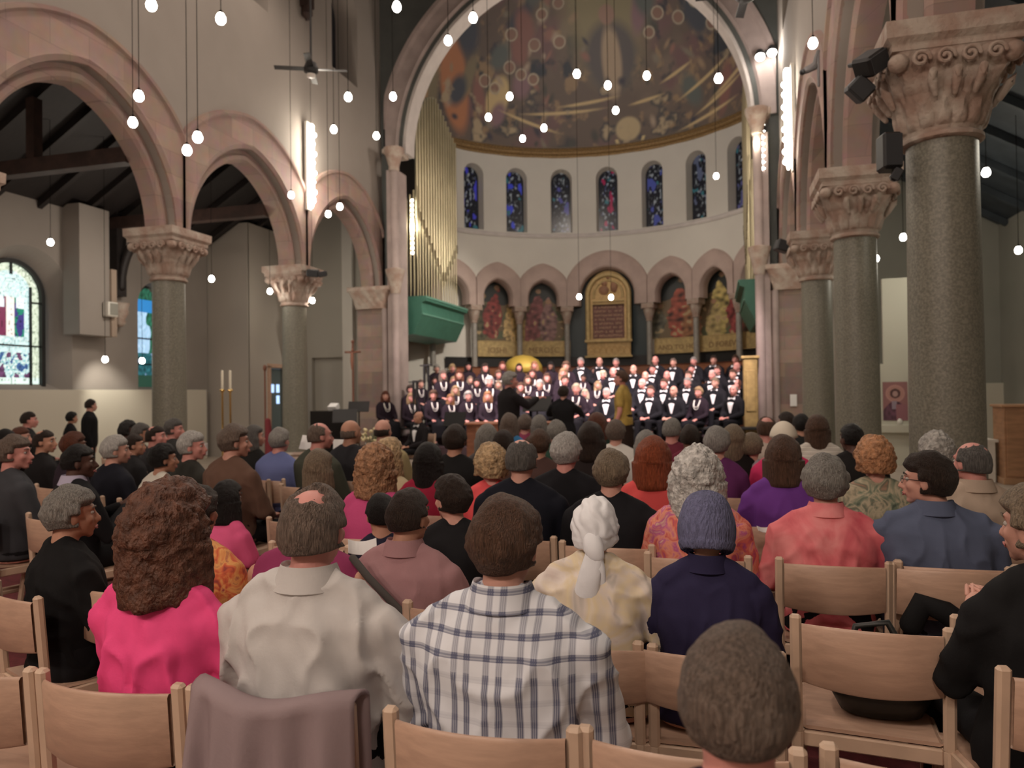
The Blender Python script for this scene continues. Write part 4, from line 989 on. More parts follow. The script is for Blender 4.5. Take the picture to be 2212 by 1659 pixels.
_chair0 = [make_chair(), False]
def chair(x, y, rz, label, z=0):
    if not _chair0[1]: c = _chair0[0]; _chair0[1] = True
    else: c = copy_tree(_chair0[0])
    c.location = (x, y, z); c.rotation_euler = (0, 0, rz); c.scale = (1, 1, 1)
    c['label'] = label; c['group'] = 'beech chairs of the audience'
    return c
# ---------------------------------------------------------------- people
def remesh(mb, voxel, it=5, disp=0, seed=0, dz=(7, 7, 4)):
    me = mb.mesh('tmp'); o = bpy.data.objects.new('tmp', me); sc.collection.objects.link(o)
    r = o.modifiers.new('r', 'REMESH'); r.mode = 'VOXEL'; r.voxel_size = voxel
    s = o.modifiers.new('s', 'SMOOTH'); s.factor = .5; s.iterations = it
    dg = bpy.context.evaluated_depsgraph_get(); out = bpy.data.meshes.new_from_object(o.evaluated_get(dg))
    bpy.data.objects.remove(o); bpy.data.meshes.remove(me)
    if disp:
        n = len(out.vertices); co = np.empty(n * 3, np.float32); no = np.empty(n * 3, np.float32)
        out.vertices.foreach_get('co', co); out.vertices.foreach_get('normal', no); co = co.reshape(-1, 3); no = no.reshape(-1, 3)
        for i in range(n):
            x, y, z = co[i]
            a = abs(x)
            d = noise.noise(Vector((a * dz[0] + z * 5, y * dz[1], z * dz[2] - a * 6 + seed))); e = noise.noise(Vector((x * 16 + z * 10, y * 14, z * 9 + seed)))
            fold = (1 - abs(d) * 2.6); fold = max(0, fold) ** 2
            co[i] += no[i] * disp * (fold * 1.2 + e * .8 - .5) * (1.15 - min(1, max(0, (z - .85) / .25)) * .7)
        out.vertices.foreach_set('co', co.ravel()); out.update()
    out.polygons.foreach_set('use_smooth', [True] * len(out.polygons))
    return out
def joints(pose, sex, bw, bend=0):
    f = .92 if sex == 'w' else 1.0
    J = dict(sh=.178 * f * bw, shz=.945)
    if pose == 'stand':
        J.update(lift=.41, thigh=[(.09, 0, .92), (.095, .01, .50), (.095, -.02, .09)])
    else:
        J.update(lift=0, thigh=[(.09, .06, .515), (.12, .44, .52), (.12, .46, .10)])
    return J
def torso(mb, sex, bw, e, L, low=.43):
    if sex == 'm': lv = [(low, .165, .12), (.55, .168, .125), (.66, .155, .122), (.78, .168, .122), (.88, .186, .122), (.94, .185, .108), (.985, .15, .088), (1.02, .095, .07), (1.05, .062, .056)]
    else: lv = [(low, .18, .125), (.54, .178, .125), (.66, .145, .108), (.78, .155, .118), (.86, .165, .115), (.93, .165, .095), (.975, .135, .08), (1.01, .08, .062), (1.04, .052, .05)]
    mb.loft([(z + L, w_ * bw + e, d * (.8 + .2 * bw) + e, 0 if z < .9 else .0) for z, w_, d in lv], 28, 2.3)
def arm_pts(J, pose, side, L, arms):
    sh = Vector((side * J['sh'], -.005, J['shz'] - .02 + L))
    if arms == 'lap': el = Vector((side * (J['sh'] + .055), .07, .68 + L)); wr = Vector((side * .085, .30, .61 + L)); hd = Vector((-side * .5, 1, -.05))
    elif arms == 'knee': el = Vector((side * (J['sh'] + .05), .09, .68 + L)); wr = Vector((side * .13, .33, .60 + L)); hd = Vector((0, 1, -.2))
    elif arms == 'clap': el = Vector((side * (J['sh'] + .05), .10, .68 + L)); wr = Vector((side * .05, .32, .82 + L)); hd = Vector((-side * .3, .7, .6))
    elif arms == 'read': el = Vector((side * (J['sh'] + .06), .12, .70 + L)); wr = Vector((side * .12, .33, .76 + L)); hd = Vector((-side * .2, 1, .3))
    elif arms == 'up': el = Vector((side * (J['sh'] + .10), .14, .80 + L)); wr = Vector((side * .20, .36, .90 + L)); hd = Vector((0, 1, .3))
    else: el = Vector((side * (J['sh'] + .05), -.02, .66 + L)); wr = Vector((side * (J['sh'] + .05), .06, .42 + L)); hd = Vector((0, .15, -1))
    return sh, el, wr, hd.normalized()
def hand(mb, wr, d, side, n=6):
    up = Vector((0, 0, 1)) if abs(d.z) < .8 else Vector((0, 1, 0))
    lat = d.cross(up).normalized(); dn = lat.cross(d).normalized()
    pc = wr + d * .05
    M = Matrix((lat, d, dn)).transposed()
    mb.ell(pc, (.038, .052, .016), 12, 8, M=M)
    for k, (o, ln) in enumerate(((-.027, .062), (-.009, .072), (.010, .068), (.027, .054))):
        b = wr + d * .085 + lat * o; m_ = b + d * ln * .5 - dn * .006; t = b + d * ln * .92 - dn * (.022 + .004 * k)
        mb.tube([b, m_, t], [.0092, .0085, .0072], n)
    sgn = -side if d.z > -.5 else side
    b = wr + d * .03 + lat * .026 * sgn; mb.tube([b, b + d * .028 + lat * .024 * sgn - dn * .006, b + d * .058 + lat * .028 * sgn - dn * .014], [.012, .0105, .008], n)
def head_prims(mb, sex, Mh, c):
    P = lambda x, y, z: c + Mh @ Vector((x, y, z))
    def E(p, r): mb.ell(P(*p), r, 20, 14, M=Mh)
    E((0, -.012, .022), (.074, .092, .090)); E((0, .022, -.028), (.060, .066, .075)); E((0, .035, -.065), (.046, .048, .036)); E((0, .068, -.092), (.023, .020, .017))
    E((0, .075, .028), (.050, .018, .016))
    for s in (-1, 1):
        E((s * .036, .060, -.022), (.024, .022, .024)); E((s * .076, -.004, -.012), (.009, .018, .031)); E((s * .028, -.0, -.06), (.03, .05, .035))
    mb.tube([P(0, .086, .016), P(0, .100, -.010), P(0, .112, -.030)], [.008, .010, .013], 8); E((0, .100, -.034), (.017, .012, .009))
    E((0, .092, -.056), (.021, .009, .006)); E((0, .090, -.067), (.019, .009, .006))
BC = {}
def head_frame(pose, hy, hp):
    L = .41 if pose == 'stand' else 0
    Mh = Matrix.Rotation(hy, 3, 'Z') @ Matrix.Rotation(hp, 3, 'X')
    base = Vector((0, .0, 1.06 + L)); c = base + Mh @ Vector((0, .028, .108))
    return Mh, c, L
def body_mesh(pose, sex, bw, hy, hp, arms, vox):
    key = ('b', pose, sex, bw, hy, hp, arms, vox)
    if key in BC: return BC[key]
    J = joints(pose, sex, bw); Mh, c, L = head_frame(pose, hy, hp); mb = MB()
    torso(mb, sex, bw, -.012, L, .44 if pose != 'stand' else .40)
    mb.tube([(0, -.005, 1.0 + L), (0, .002, 1.07 + L), c + Mh @ Vector((0, -.018, -.03))], [.058, .054, .052] if sex == 'm' else [.048, .045, .045], 16)
    for s in (-1, 1):
        sh, el, wr, hd = arm_pts(J, pose, s, L, arms)
        mb.tube([(s * .03, -.008, 1.035 + L), (s * J['sh'] * .75, -.008, .965 + L)], [.045, .04], 12)
        mb.tube([sh, el, wr, wr + hd * .03], [.048, .038, .026, .026], 12)
        th = [Vector((s * p[0], p[1], p[2])) for p in J['thigh']]
        mb.tube(th, [.075, .052, .036], 12); mb.tube([th[2], th[2] + Vector((0, .10, -.05))], [.035, .03], 8)
    head_prims(mb, sex, Mh, c)
    me = remesh(mb, vox, 4 if vox < .009 else 2)
    # hands and eyes keep their own fine mesh, joined to the wrists and sockets of the body
    ex = MB()
    for s in (-1, 1):
        sh, el, wr, hd = arm_pts(J, pose, s, L, arms); hand(ex, wr, hd, s)
    n0 = len(me.vertices); vs = [tuple(v.co) for v in me.vertices] + ex.v
    fs = [tuple(p.vertices) for p in me.polygons] + [tuple(n0 + i for i in f) for f in ex.f]
    out = bpy.data.meshes.new('body'); out.from_pydata(vs, [], fs); out.polygons.foreach_set('use_smooth', [True] * len(fs)); out.update()
    bpy.data.meshes.remove(me); BC[key] = out
    return out
def eye_mesh():
    if 'eye' in BC: return BC['eye']
    m = MB(); m.ell((0, 0, 0), (.0125, .010, .0095), 12, 8); m.ell((0, .0055, 0), (.006, .006, .006), 10, 6, 1); BC['eye'] = m.mesh('eye', True); return BC['eye']
def brow_mouth(sex):
    k = 'face' + sex
    if k in BC: return BC[k]
    m = MB()
    s = -1 if sex == 'l' else 1
    m.tube([(s * .017, .093, .030), (s * .034, .089, .036), (s * .050, .073, .029)], [.003, .0038, .002], 6)
    BC[k] = m.mesh('brow', True); return BC[k]
def lip_mesh():
    if 'lip' in BC: return BC['lip']
    m = MB(); m.tube([(-.024, .088, -.062), (-.010, .100, -.058), (0, .102, -.060), (.010, .100, -.058), (.024, .088, -.062)], [.002, .0045, .004, .0045, .002], 6); m.tube([(-.020, .089, -.066), (0, .101, -.070), (.020, .089, -.066)], [.002, .005, .002], 6)
    BC['lip'] = m.mesh('lips', True); return BC['lip']
def top_mesh(pose, sex, bw, arms, sleeve, vox, disp, seed, e=.012):
    key = ('t', pose, sex, bw, arms, sleeve, vox, disp, seed, e)
    if key in BC: return BC[key]
    J = joints(pose, sex, bw); L = .41 if pose == 'stand' else 0; mb = MB(); torso(mb, sex, bw, e, L, .46 if pose != 'stand' else .44)
    for s in (-1, 1):
        sh, el, wr, hd = arm_pts(J, pose, s, L, arms)
        mb.tube([(s * .045, -.010, 1.03 + L), (s * J['sh'] * .8, -.01, .975 + L)], [.040 + e, .040 + e], 14)
        a = .056 if sex == 'm' else .05
        if sleeve == 'long': mb.tube([sh, sh.lerp(el, .5), el, el.lerp(wr, .5), wr], [a + e, a + e * 1.1 - .004, a - .008 + e, a - .014 + e, .028 + e], 14)
        elif sleeve == 'short': mb.tube([sh, sh.lerp(el, .6)], [a + e, a + e], 14)
        else: mb.tube([sh, sh.lerp(el, .12)], [a - .006, a - .01], 14)
    me = remesh(mb, vox, 5, disp, seed); BC[key] = me; return me
def bottom_mesh(pose, sex, bw, kind, vox=.02):
    key = ('p', pose, sex, bw, kind)
    if key in BC: return BC[key]
    J = joints(pose, sex, bw); mb = MB(); L = .41 if pose == 'stand' else 0; hw = .165 * bw
    mb.loft([(.40 + L if L else .445, hw * .98, .12, 0), (.50 + L, hw + .018, .138, 0), (.60 + L, hw + .006, .132, 0), (.64 + L, hw - .01, .12, 0)], 20)
    for s in (-1, 1):
        th = [Vector((s * p[0], p[1], p[2])) for p in J['thigh']]
        mb.tube([Vector((s * .085, 0, th[0].z))] + th, [.09, .09, .072, .056], 12)
    if kind == 'skirt':
        if L: mb.loft([(.25, .22, .17, 0), (.6, .19, .15, 0), (.95, .17, .13, 0)], 20)
        else: mb.loft([(.18, .2, .08, .46), (.48, .19, .09, .44), (.55, .17, .08, .40)], 16); mb.box((0, .25, .505), (.34, .45, .15), bev=.05)
    me = remesh(mb, vox, 4); BC[key] = me; return me
def shoe_mesh(pose):
    key = ('s', pose)
    if key in BC: return BC[key]
    m = MB(); y = -.02 if pose == 'stand' else .46; x = .095 if pose == 'stand' else .12
    for s in (-1, 1): m.ell((s * x, y + .06, .045), (.045, .14, .045), 12, 8); m.ell((s * x, y - .01, .07), (.04, .06, .05), 10, 6)
    BC[key] = m.mesh('shoes', True); return BC[key]
def sstep(a, b, x): t = max(0, min(1, (x - a) / (b - a))); return t * t * (3 - 2 * t)
def hair_mesh(style, seed=0, lod=1):
    key = ('h', style, seed, lod)
    if key in BC: return BC[key]
    n, m_ = (72, 54) if lod else (30, 22)
    vs = []
    for i in range(m_ + 1):
        t = PI * i / m_
        for j in range(n):
            a = 2 * PI * j / n; d = Vector((math.sin(t) * math.cos(a), math.sin(t) * math.sin(a), math.cos(t)))
            x, y, z = d
            R0 = 1 / math.sqrt((x / .078) ** 2 + (((y + .0) / (.100 if y < 0 else .088))) ** 2 + ((z) / (.112 if z > 0 else .118)) ** 2)
            face = sstep(.12, .42, y) * (1 - sstep(.40, .62, z))
            lo = 1 - sstep(-.62, -.42, z); nz = noise.noise(Vector((x * 2.2, y * 2.2, z * 2.2 + seed * 3.7))); nf = noise.noise(Vector((x * 6, y * 6, z * 6 + seed)))
            ear = sstep(.80, .92, abs(x)) * sstep(-.45, -.30, z) * (1 - sstep(.0, .15, z)) * sstep(-.35, -.1, y)
            if style == 'short':
                th = (.014 + .006 * nz + .003 * nf) * (.35 + .65 * sstep(-.62, .1, z)); th -= lo * .05 + ear * .035 + face * .05
            elif style == 'full':
                th = (.024 + .008 * nz + .005 * nf) * (.2 + .8 * sstep(-.65, .15, z)); th -= (1 - sstep(-.70, -.54, z + .05 * nz)) * .05 + ear * .03 + face * .055
            elif style == 'balding':
                cr = sstep(.72, .96, z + .18 * y + .10 * nz + .16 * nf); th = .011 + .005 * nz + .002 * nf; th -= cr * .024 + lo * .05 + ear * .035 + face * .05 + sstep(.0, .5, y) * sstep(.3, .6, z) * .02
            elif style == 'crown':
                cr = 1 - sstep(.20, .50, math.hypot(x * .9, (y + .34)) + max(0, .80 - z) + .12 * nz + .22 * nf); th = .012 + .005 * nz + .002 * nf; th -= cr * .022 + lo * .05 + ear * .035 + face * .05
            elif style == 'fringe':
                cr = sstep(.05, .45, z + .1 * nz + .15 * nf); th = .008 + .003 * nz; th -= cr * .02 + lo * .05 + ear * .035 + sstep(-.1, .2, y) * .04
            elif style == 'bob':
                th = .026 + .006 * nz + .003 * nf; 
                if z < -.1:
                    r = min(.118 / max(.05, math.hypot(x, y)), .165 / max(.05, -z)); th = r - R0 + .004 * nz
                th -= face * (.075 if z > -.3 else .16) 
            elif style == 'curly':
                bump = abs(math.sin(9 * x + 3 * nf + seed) * math.sin(8 * y + 2) + math.sin(9 * z + 4 * nf)) * .006
                th = .036 + .012 * nz + .012 * nf + bump; 
                if z < -.1:
                    r = min(.125 / max(.05, math.hypot(x, y)), .165 / max(.05, -z)); th = r - R0 + .012 * nf + bump
                th -= face * (.085 if z > -.3 else .17)
            elif style == 'curlytop':
                bump = abs(math.sin(11 * x + 3 * nf + seed) * math.sin(10 * y + 2) + math.sin(11 * z + 4 * nf)) * .004
                th = .030 + .008 * nz + .008 * nf + bump; th -= (1 - sstep(-.72, -.5, z)) * .06 + ear * .01 + face * .07
            elif style == 'long':
                th = .024 + .004 * nz + .003 * nf
                if z < -.05:
                    r = min(.112 / max(.05, math.hypot(x, y)), .32 / max(.05, -z)); th = r - R0 + .004 * nf
                th -= face * (.07 if z > -.3 else .17) + sstep(0, .3, y) * (1 - sstep(-.5, -.3, z)) * .12
            elif style == 'hat':
                rib = .003 * abs(math.sin(a * 18)); th = .024 + rib + .010 * sstep(.5, 1, z) - .004 * sstep(.9, 1, z); th -= (1 - sstep(-.78, -.70, z + .35 * y)) * .06
                if -.70 < z + .35 * y < -.45: th += .005
                th -= sstep(.3, .5, y) * (1 - sstep(.15, .3, z)) * .06
            elif style == 'scarf':
                fold = .004 * math.sin(14 * x + 9 * z + 4 * nz); th = .017 + fold + .006 * nz
                if z < -.3: th += .004
                th -= (1 - sstep(-.72, -.6, z)) * .04 + face * .06
            elif style == 'cap':
                th = .026; th -= (1 - sstep(.0, .06, z)) * .05
            else: th = -.03
            vs.append(d * max(.02, R0 + th))
    fs = [(i * n + j, (i + 1) * n + j, (i + 1) * n + (j + 1) % n, i * n + (j + 1) % n) for i in range(m_) for j in range(n)]
    mb = MB(); mb.add(vs, fs)
    if style == 'scarf':
        mb.tube([(0, -.095, -.02), (.012, -.125, -.06), (.02, -.12, -.09)], [.03, .034, .028], 12, sq=(1.25, .8, 1))
        mb.tube([(.015, -.12, -.08), (.0, -.13, -.15), (-.02, -.125, -.24), (-.035, -.12, -.27)], [.03, .036, .042, .03], 14, sq=(1.2, .45, 1))
        mb.tube([(.015, -.115, -.08), (.025, -.125, -.14), (.035, -.115, -.20)], [.026, .03, .022], 12, sq=(1.1, .45, 1))
    if style == 'ponytail': pass
    me = mb.mesh('hair', True); BC[key] = me; return me
def collar_mesh(sex, pose):
    key = ('c', sex, pose)
    if key in BC: return BC[key]
    L = .41 if pose == 'stand' else 0; k = 1 if sex == 'm' else .88; mb = MB(); n = 32; vs = []
    prof = [(.070, 1.03), (.066, 1.080), (.072, 1.086), (.086, 1.050), (.097, 1.022), (.088, 1.016)]
    for (r, z) in prof:
        for j in range(n):
            a = 2 * PI * j / n; fr = max(0, math.sin(a)); vs.append((r * k * math.cos(a) * 1.05, r * k * math.sin(a) - .004, z + L - .030 * fr ** 2))
    m = len(prof); mb.add(vs, [(i * n + j, i * n + (j + 1) % n, ((i + 1) % m) * n + (j + 1) % n, ((i + 1) % m) * n + j) for i in range(m) for j in range(n)])
    BC[key] = mb.mesh('collar', True, .9); return BC[key]
def shirtfront_mesh():
    if 'sf' in BC: return BC['sf']
    mb = MB()
    def P(a, b):
        z = .70 + .33 * b; hw = .016 + .066 * min(1, b * 1.3); x = (a * 2 - 1) * hw
        dp = .134 if z < .88 else .134 - (z - .88) * .42
        return (x, dp * math.sqrt(max(0, 1 - (x / .2) ** 2)) + .008, z)
    mb.grid(P, 6, 14); BC['sf'] = mb.mesh('shirt_front', True); return BC['sf']
def bow_mesh():
    if 'bow' in BC: return BC['bow']
    mb = MB()
    for s in (-1, 1): mb.tube([(s * .005, .09, 1.03), (s * .04, .088, 1.03)], [.008, .02], 8, sq=(1, .5, 1))
    BC['bow'] = mb.mesh('bow_tie', True); return BC['bow']
def pearls_mesh():
    if 'pl' in BC: return BC['pl']
    mb = MB()
    for (dz, w_) in ((.20, .075), (.15, .062)):
        pts = []
        for i in range(25):
            t = -1 + 2 * i / 24; x = w_ * math.sin(t * PI / 2) * (1 if abs(t) < 1 else 1); z = 1.0 - dz * (1 - abs(t) ** 2.2); y = (.128 if z < .88 else .128 - (z - .88) * .50) + .012
            pts.append((x, y, z))
        mb.tube(pts, .0065, 6)
    BC['pl'] = mb.mesh('pearl_necklace', True); return BC['pl']

SK = dict(fair=(.62, .33, .26), pink=(.66, .30, .26), tan=(.50, .26, .18), brown=(.20, .10, .07), dark=(.10, .05, .038))
def skin(k): return mat('skin_' + k, SK[k], .5, bump=.03, bscale=80, var=.08, vscale=9, spec=.35)
def hairm(name, col, st=(40, 40, 5)):
    return mat('hair_' + name, col, .5, bump=.9, bscale=9.0, var=.5, vscale=4.5, stretch=st, spec=.35)
HC_ = dict(black=(.014, .012, .012), dark=(.045, .028, .021), brown=(.14, .075, .048), chestnut=(.14, .058, .035), auburn=(.17, .055, .03), red=(.42, .10, .04), strawberry=(.45, .24, .13), blonde=(.58, .40, .22), ash=(.34, .26, .18), grey=(.38, .36, .33), dgrey=(.18, .17, .16), lgrey=(.48, .46, .43), white=(.72, .70, .67), browngrey=(.24, .18, .145), orange=(.55, .27, .13), platinum=(.85, .75, .55))
def H(k, curly=False): return hairm(k + ('_c' if curly else ''), HC_[k], (9, 9, 7) if curly else (40, 40, 5))
def cloth(name, col, rough=.85, var=.06): return mat('cloth_' + name, col, rough, bump=.06, bscale=120, var=var, vscale=7, spec=.15)
def set_ramp(cr, st):
    cr.elements.remove(cr.elements[1]); cr.elements[0].position = st[0][0]; cr.elements[0].color = (*st[0][1], 1)
    for p, c in st[1:]: e = cr.elements.new(p); e.color = (*c, 1)
def ramp_mat(name, cols, scale, kind='noise', det=3, stretch=(1, 1, 1), rough=.8):
    if name in MATS: return MATS[name]
    m = bpy.data.materials.new(name); MATS[name] = m; m.use_nodes = True; nt = m.node_tree; b = nt.nodes['Principled BSDF']; L = nt.links.new; b.inputs['Roughness'].default_value = rough
    tc = nt.nodes.new('ShaderNodeTexCoord'); mp = nt.nodes.new('ShaderNodeMapping'); mp.inputs['Scale'].default_value = stretch; L(tc.outputs['Object'], mp.inputs[0])
    if kind == 'noise': n = nt.nodes.new('ShaderNodeTexNoise'); n.inputs['Scale'].default_value = scale; n.inputs['Detail'].default_value = det; n.inputs['Distortion'].default_value = 1.2; L(mp.outputs[0], n.inputs[0]); out = n.outputs[0]
    elif kind == 'wave': n = nt.nodes.new('ShaderNodeTexWave'); n.bands_direction = 'Z'; n.inputs['Scale'].default_value = scale; n.inputs['Distortion'].default_value = .8; L(mp.outputs[0], n.inputs[0]); out = n.outputs[1]
    r = nt.nodes.new('ShaderNodeValToRGB'); L(out, r.inputs[0]); cr = r.color_ramp
    k = len(cols); ps = [(.30 + .42 * i / max(1, k - 1)) if kind == 'noise' else i / (k - 1) for i in range(k)]; set_ramp(cr, list(zip(ps, cols)))
    L(r.outputs[0], b.inputs['Base Color']); return m
def plaid():
    if 'plaid' in MATS: return MATS['plaid']
    m = bpy.data.materials.new('plaid'); MATS['plaid'] = m; m.use_nodes = True; nt = m.node_tree; b = nt.nodes['Principled BSDF']; L = nt.links.new; b.inputs['Roughness'].default_value = .85
    tc = nt.nodes.new('ShaderNodeTexCoord'); sp = nt.nodes.new('ShaderNodeSeparateXYZ'); L(tc.outputs['Object'], sp.inputs[0])
    def band(src, period, segs, off=0):
        a = nt.nodes.new('ShaderNodeMath'); a.operation = 'MULTIPLY_ADD'; a.inputs[1].default_value = 1 / period; a.inputs[2].default_value = 20 + off; L(src, a.inputs[0])
        f = nt.nodes.new('ShaderNodeMath'); f.operation = 'FRACT'; L(a.outputs[0], f.inputs[0])
        r = nt.nodes.new('ShaderNodeValToRGB'); L(f.outputs[0], r.inputs[0]); cr = r.color_ramp; cr.interpolation = 'CONSTANT'
        set_ramp(cr, [(p, (v, v, v)) for p, v in segs])
        return r.outputs[0]
    lines = lambda a, hi: [(a, .55), (a + .03, 1 * hi), (a + .06, .55), (a + .085, .95), (a + .12, .55), (a + .145, 1 * hi), (a + .18, .5), (a + .21, 0)]
    vx = band(sp.outputs[0], .084, [(0, 0)] + lines(.1, 1) + lines(.5, 1), .3)
    gz = nt.nodes.new('ShaderNodeMath'); gz.operation = 'GREATER_THAN'; gz.inputs[1].default_value = .885; L(sp.outputs[2], gz.inputs[0])
    hz = band(sp.outputs[2], .050, [(0, 0), (.30, .75), (.36, .5), (.42, .8), (.5, .5), (.6, 0)])
    mz = nt.nodes.new('ShaderNodeMath'); mz.operation = 'MULTIPLY_ADD'; mz.inputs[1].default_value = .75; mz.inputs[2].default_value = .22; L(gz.outputs[0], mz.inputs[0])
    h2 = nt.nodes.new('ShaderNodeMath'); h2.operation = 'MULTIPLY'; L(hz, h2.inputs[0]); L(mz.outputs[0], h2.inputs[1])
    vv = nt.nodes.new('ShaderNodeMath'); vv.operation = 'MULTIPLY_ADD'; vv.inputs[1].default_value = -.35; vv.inputs[2].default_value = .95; L(gz.outputs[0], vv.inputs[0])
    v2 = nt.nodes.new('ShaderNodeMath'); v2.operation = 'MULTIPLY'; L(vx, v2.inputs[0]); L(vv.outputs[0], v2.inputs[1])
    s = nt.nodes.new('ShaderNodeMath'); s.operation = 'ADD'; s.use_clamp = True; L(v2.outputs[0], s.inputs[0]); L(h2.outputs[0], s.inputs[1])
    mx = nt.nodes.new('ShaderNodeMix'); mx.data_type = 'RGBA'; mx.inputs[6].default_value = (.70, .72, .77, 1); mx.inputs[7].default_value = (.10, .11, .18, 1); L(s.outputs[0], mx.inputs[0]); L(mx.outputs[2], b.inputs['Base Color'])
    return m
SHOE = mat('shoe_black', (.015, .013, .012), .35)
EYEW = mat('eye_white', (.42, .38, .35), .35); EYED = mat('eye_dark', (.03, .02, .015), .2); LIP = mat('lips', (.45, .14, .13), .45)
def omat(o, m):
    if len(o.data.materials) == 0: o.data.materials.append(None)
    o.material_slots[0].link = 'OBJECT'; o.material_slots[0].material = m
def person(loc, rz, s, label, sex='m', pose='sit', bw=1.0, hy=0, hp=0, arms='lap', hair='short', hcol='grey', sk='fair', top=None, bottom=None, sleeve='long', lod=0, disp=0, seed=0, collar=None, cat_extra=None, group=None, kind2='trousers', tux=False, pearls=False, glasses=False, hs=1.0, face=True, e=.012):
    t = thing('person', label, 'person', loc, rz, group); t.scale = (s, s, s)
    vox = {2: .0075, 1: .010, 0: .0135}[lod]
    o = link('body', body_mesh(pose, sex, bw, hy, hp, arms, vox), None, t); omat(o, skin(sk))
    tv = {2: .010, 1: .014, 0: .02}[lod]
    o = link('jacket' if (tux or (top and 'suit' in top.name)) else 'shirt', top_mesh(pose, sex, bw, arms, sleeve, tv, disp, seed, e), None, t); omat(o, top)
    o = link('skirt' if kind2 == 'skirt' else 'trousers', bottom_mesh(pose, sex, bw, kind2), None, t); omat(o, bottom or cloth('black', (.012, .012, .014)))
    o = link('shoes', shoe_mesh(pose), None, t); omat(o, SHOE)
    Mh, c, L = head_frame(pose, hy, hp); R4 = Mh.to_4x4(); R4.translation = c
    if hair in ('short', 'full', 'balding', 'crown', 'fringe', 'cap'): hs = max(hs, 1.0)
    elif hair: hs = max(hs, .96)
    if hair:
        nm = {'hat': 'knit_hat', 'scarf': 'head_scarf', 'cap': 'cap'}.get(hair, 'hair')
        hm = hcol if not isinstance(hcol, str) else H(hcol, hair in ('curly', 'curlytop'))
        o = link(nm, hair_mesh(hair, seed % 5, 1 if lod else 0), None, t); omat(o, hm); o.matrix_local = R4 @ Matrix.Diagonal((hs, hs, hs, 1)).to_4x4()
    if face:
        for sx in (-1, 1):
            o = link('eye', eye_mesh(), [EYEW, EYED], t); o.matrix_local = R4 @ Matrix.Translation((sx * .030, .0740, .006))
        o = link('lips', lip_mesh(), LIP, t); o.matrix_local = R4
        for q in 'lr': o = link('eyebrow', brow_mouth(q), None, t); omat(o, H(hcol) if isinstance(hcol, str) else H('dark')); o.matrix_local = R4
    if collar is not None: o = link('collar', collar_mesh(sex, pose), None, t); omat(o, collar)
    if tux: link('shirt_front', shirtfront_mesh(), SHIRTW, t); link('bow_tie', bow_mesh(), SHOE, t)
    if pearls: link('pearl_necklace', pearls_mesh(), PEARL, t)
    if glasses:
        m = MB()
        for sx in (-1, 1):
            m.tube([(sx * .032 + .020 * math.cos(a), .097, .004 + .017 * math.sin(a)) for a in [k * PI / 8 for k in range(17)]], .0016, 5, caps=False); m.tube([(sx * .052, .094, .008), (sx * .078, .0, .006)], .0018, 5)
        m.tube([(-.012, .1, .006), (.012, .1, .006)], .0016, 5); o = m.build('glasses', IRON, t); o.matrix_local = R4
    return t
SHIRTW = mat('dress_shirt', (.85, .85, .87), .7); PEARL = mat('pearls', (.86, .83, .78), .25)

# ---------------------------------------------------------------- the audience
SUIT = cloth('suit_black', (.013, .013, .016)); CHAR = cloth('suit_charcoal', (.045, .045, .05)); WHT = cloth('white', (.72, .70, .66)); NAVY = cloth('navy', (.028, .024, .065))
PINKJ = cloth('pink_jacket', (.88, .085, .27), .7, .12)
C_ = cloth
ORN = ramp_mat('orange_print', [(.30, .05, .04), (.62, .13, .05), (.75, .38, .12), (.35, .05, .06)], 16)
FLOR = ramp_mat('floral_print', [(.30, .05, .20), (.62, .12, .10), (.75, .30, .20), (.50, .10, .28), (.70, .45, .32)], 14)
TIE = ramp_mat('tie_dye', [(.55, .08, .11), (.72, .18, .20), (.80, .30, .30)], 5, det=5)
BAT = ramp_mat('batik', [(.22, .22, .20), (.66, .58, .52), (.72, .60, .40), (.76, .68, .62), (.64, .54, .50)], 4.5, det=3)
PAIS = ramp_mat('paisley', [(.05, .07, .05), (.16, .19, .13), (.42, .36, .25), (.12, .14, .10), (.30, .18, .12)], 11)
STRIPE = ramp_mat('stripe_knit', [(.60, .56, .50), (.66, .62, .56), (.30, .27, .24), (.62, .58, .52)], 9, 'wave')
LILAC = mat('lilac_knit', (.165, .17, .30), .9, bump=.8, bscale=9, var=.25, vscale=5, stretch=(14, 14, 4))
SCARFW = mat('scarf_white', (.82, .83, .86), .7, bump=.15, bscale=20)
ROW = {0: .72, 1: 1.63, 2: 2.47, 3: 3.45, 4: 4.35, 5: 5.25, 6: 6.15, 7: 7.05, 8: 7.95, 9: 8.85}
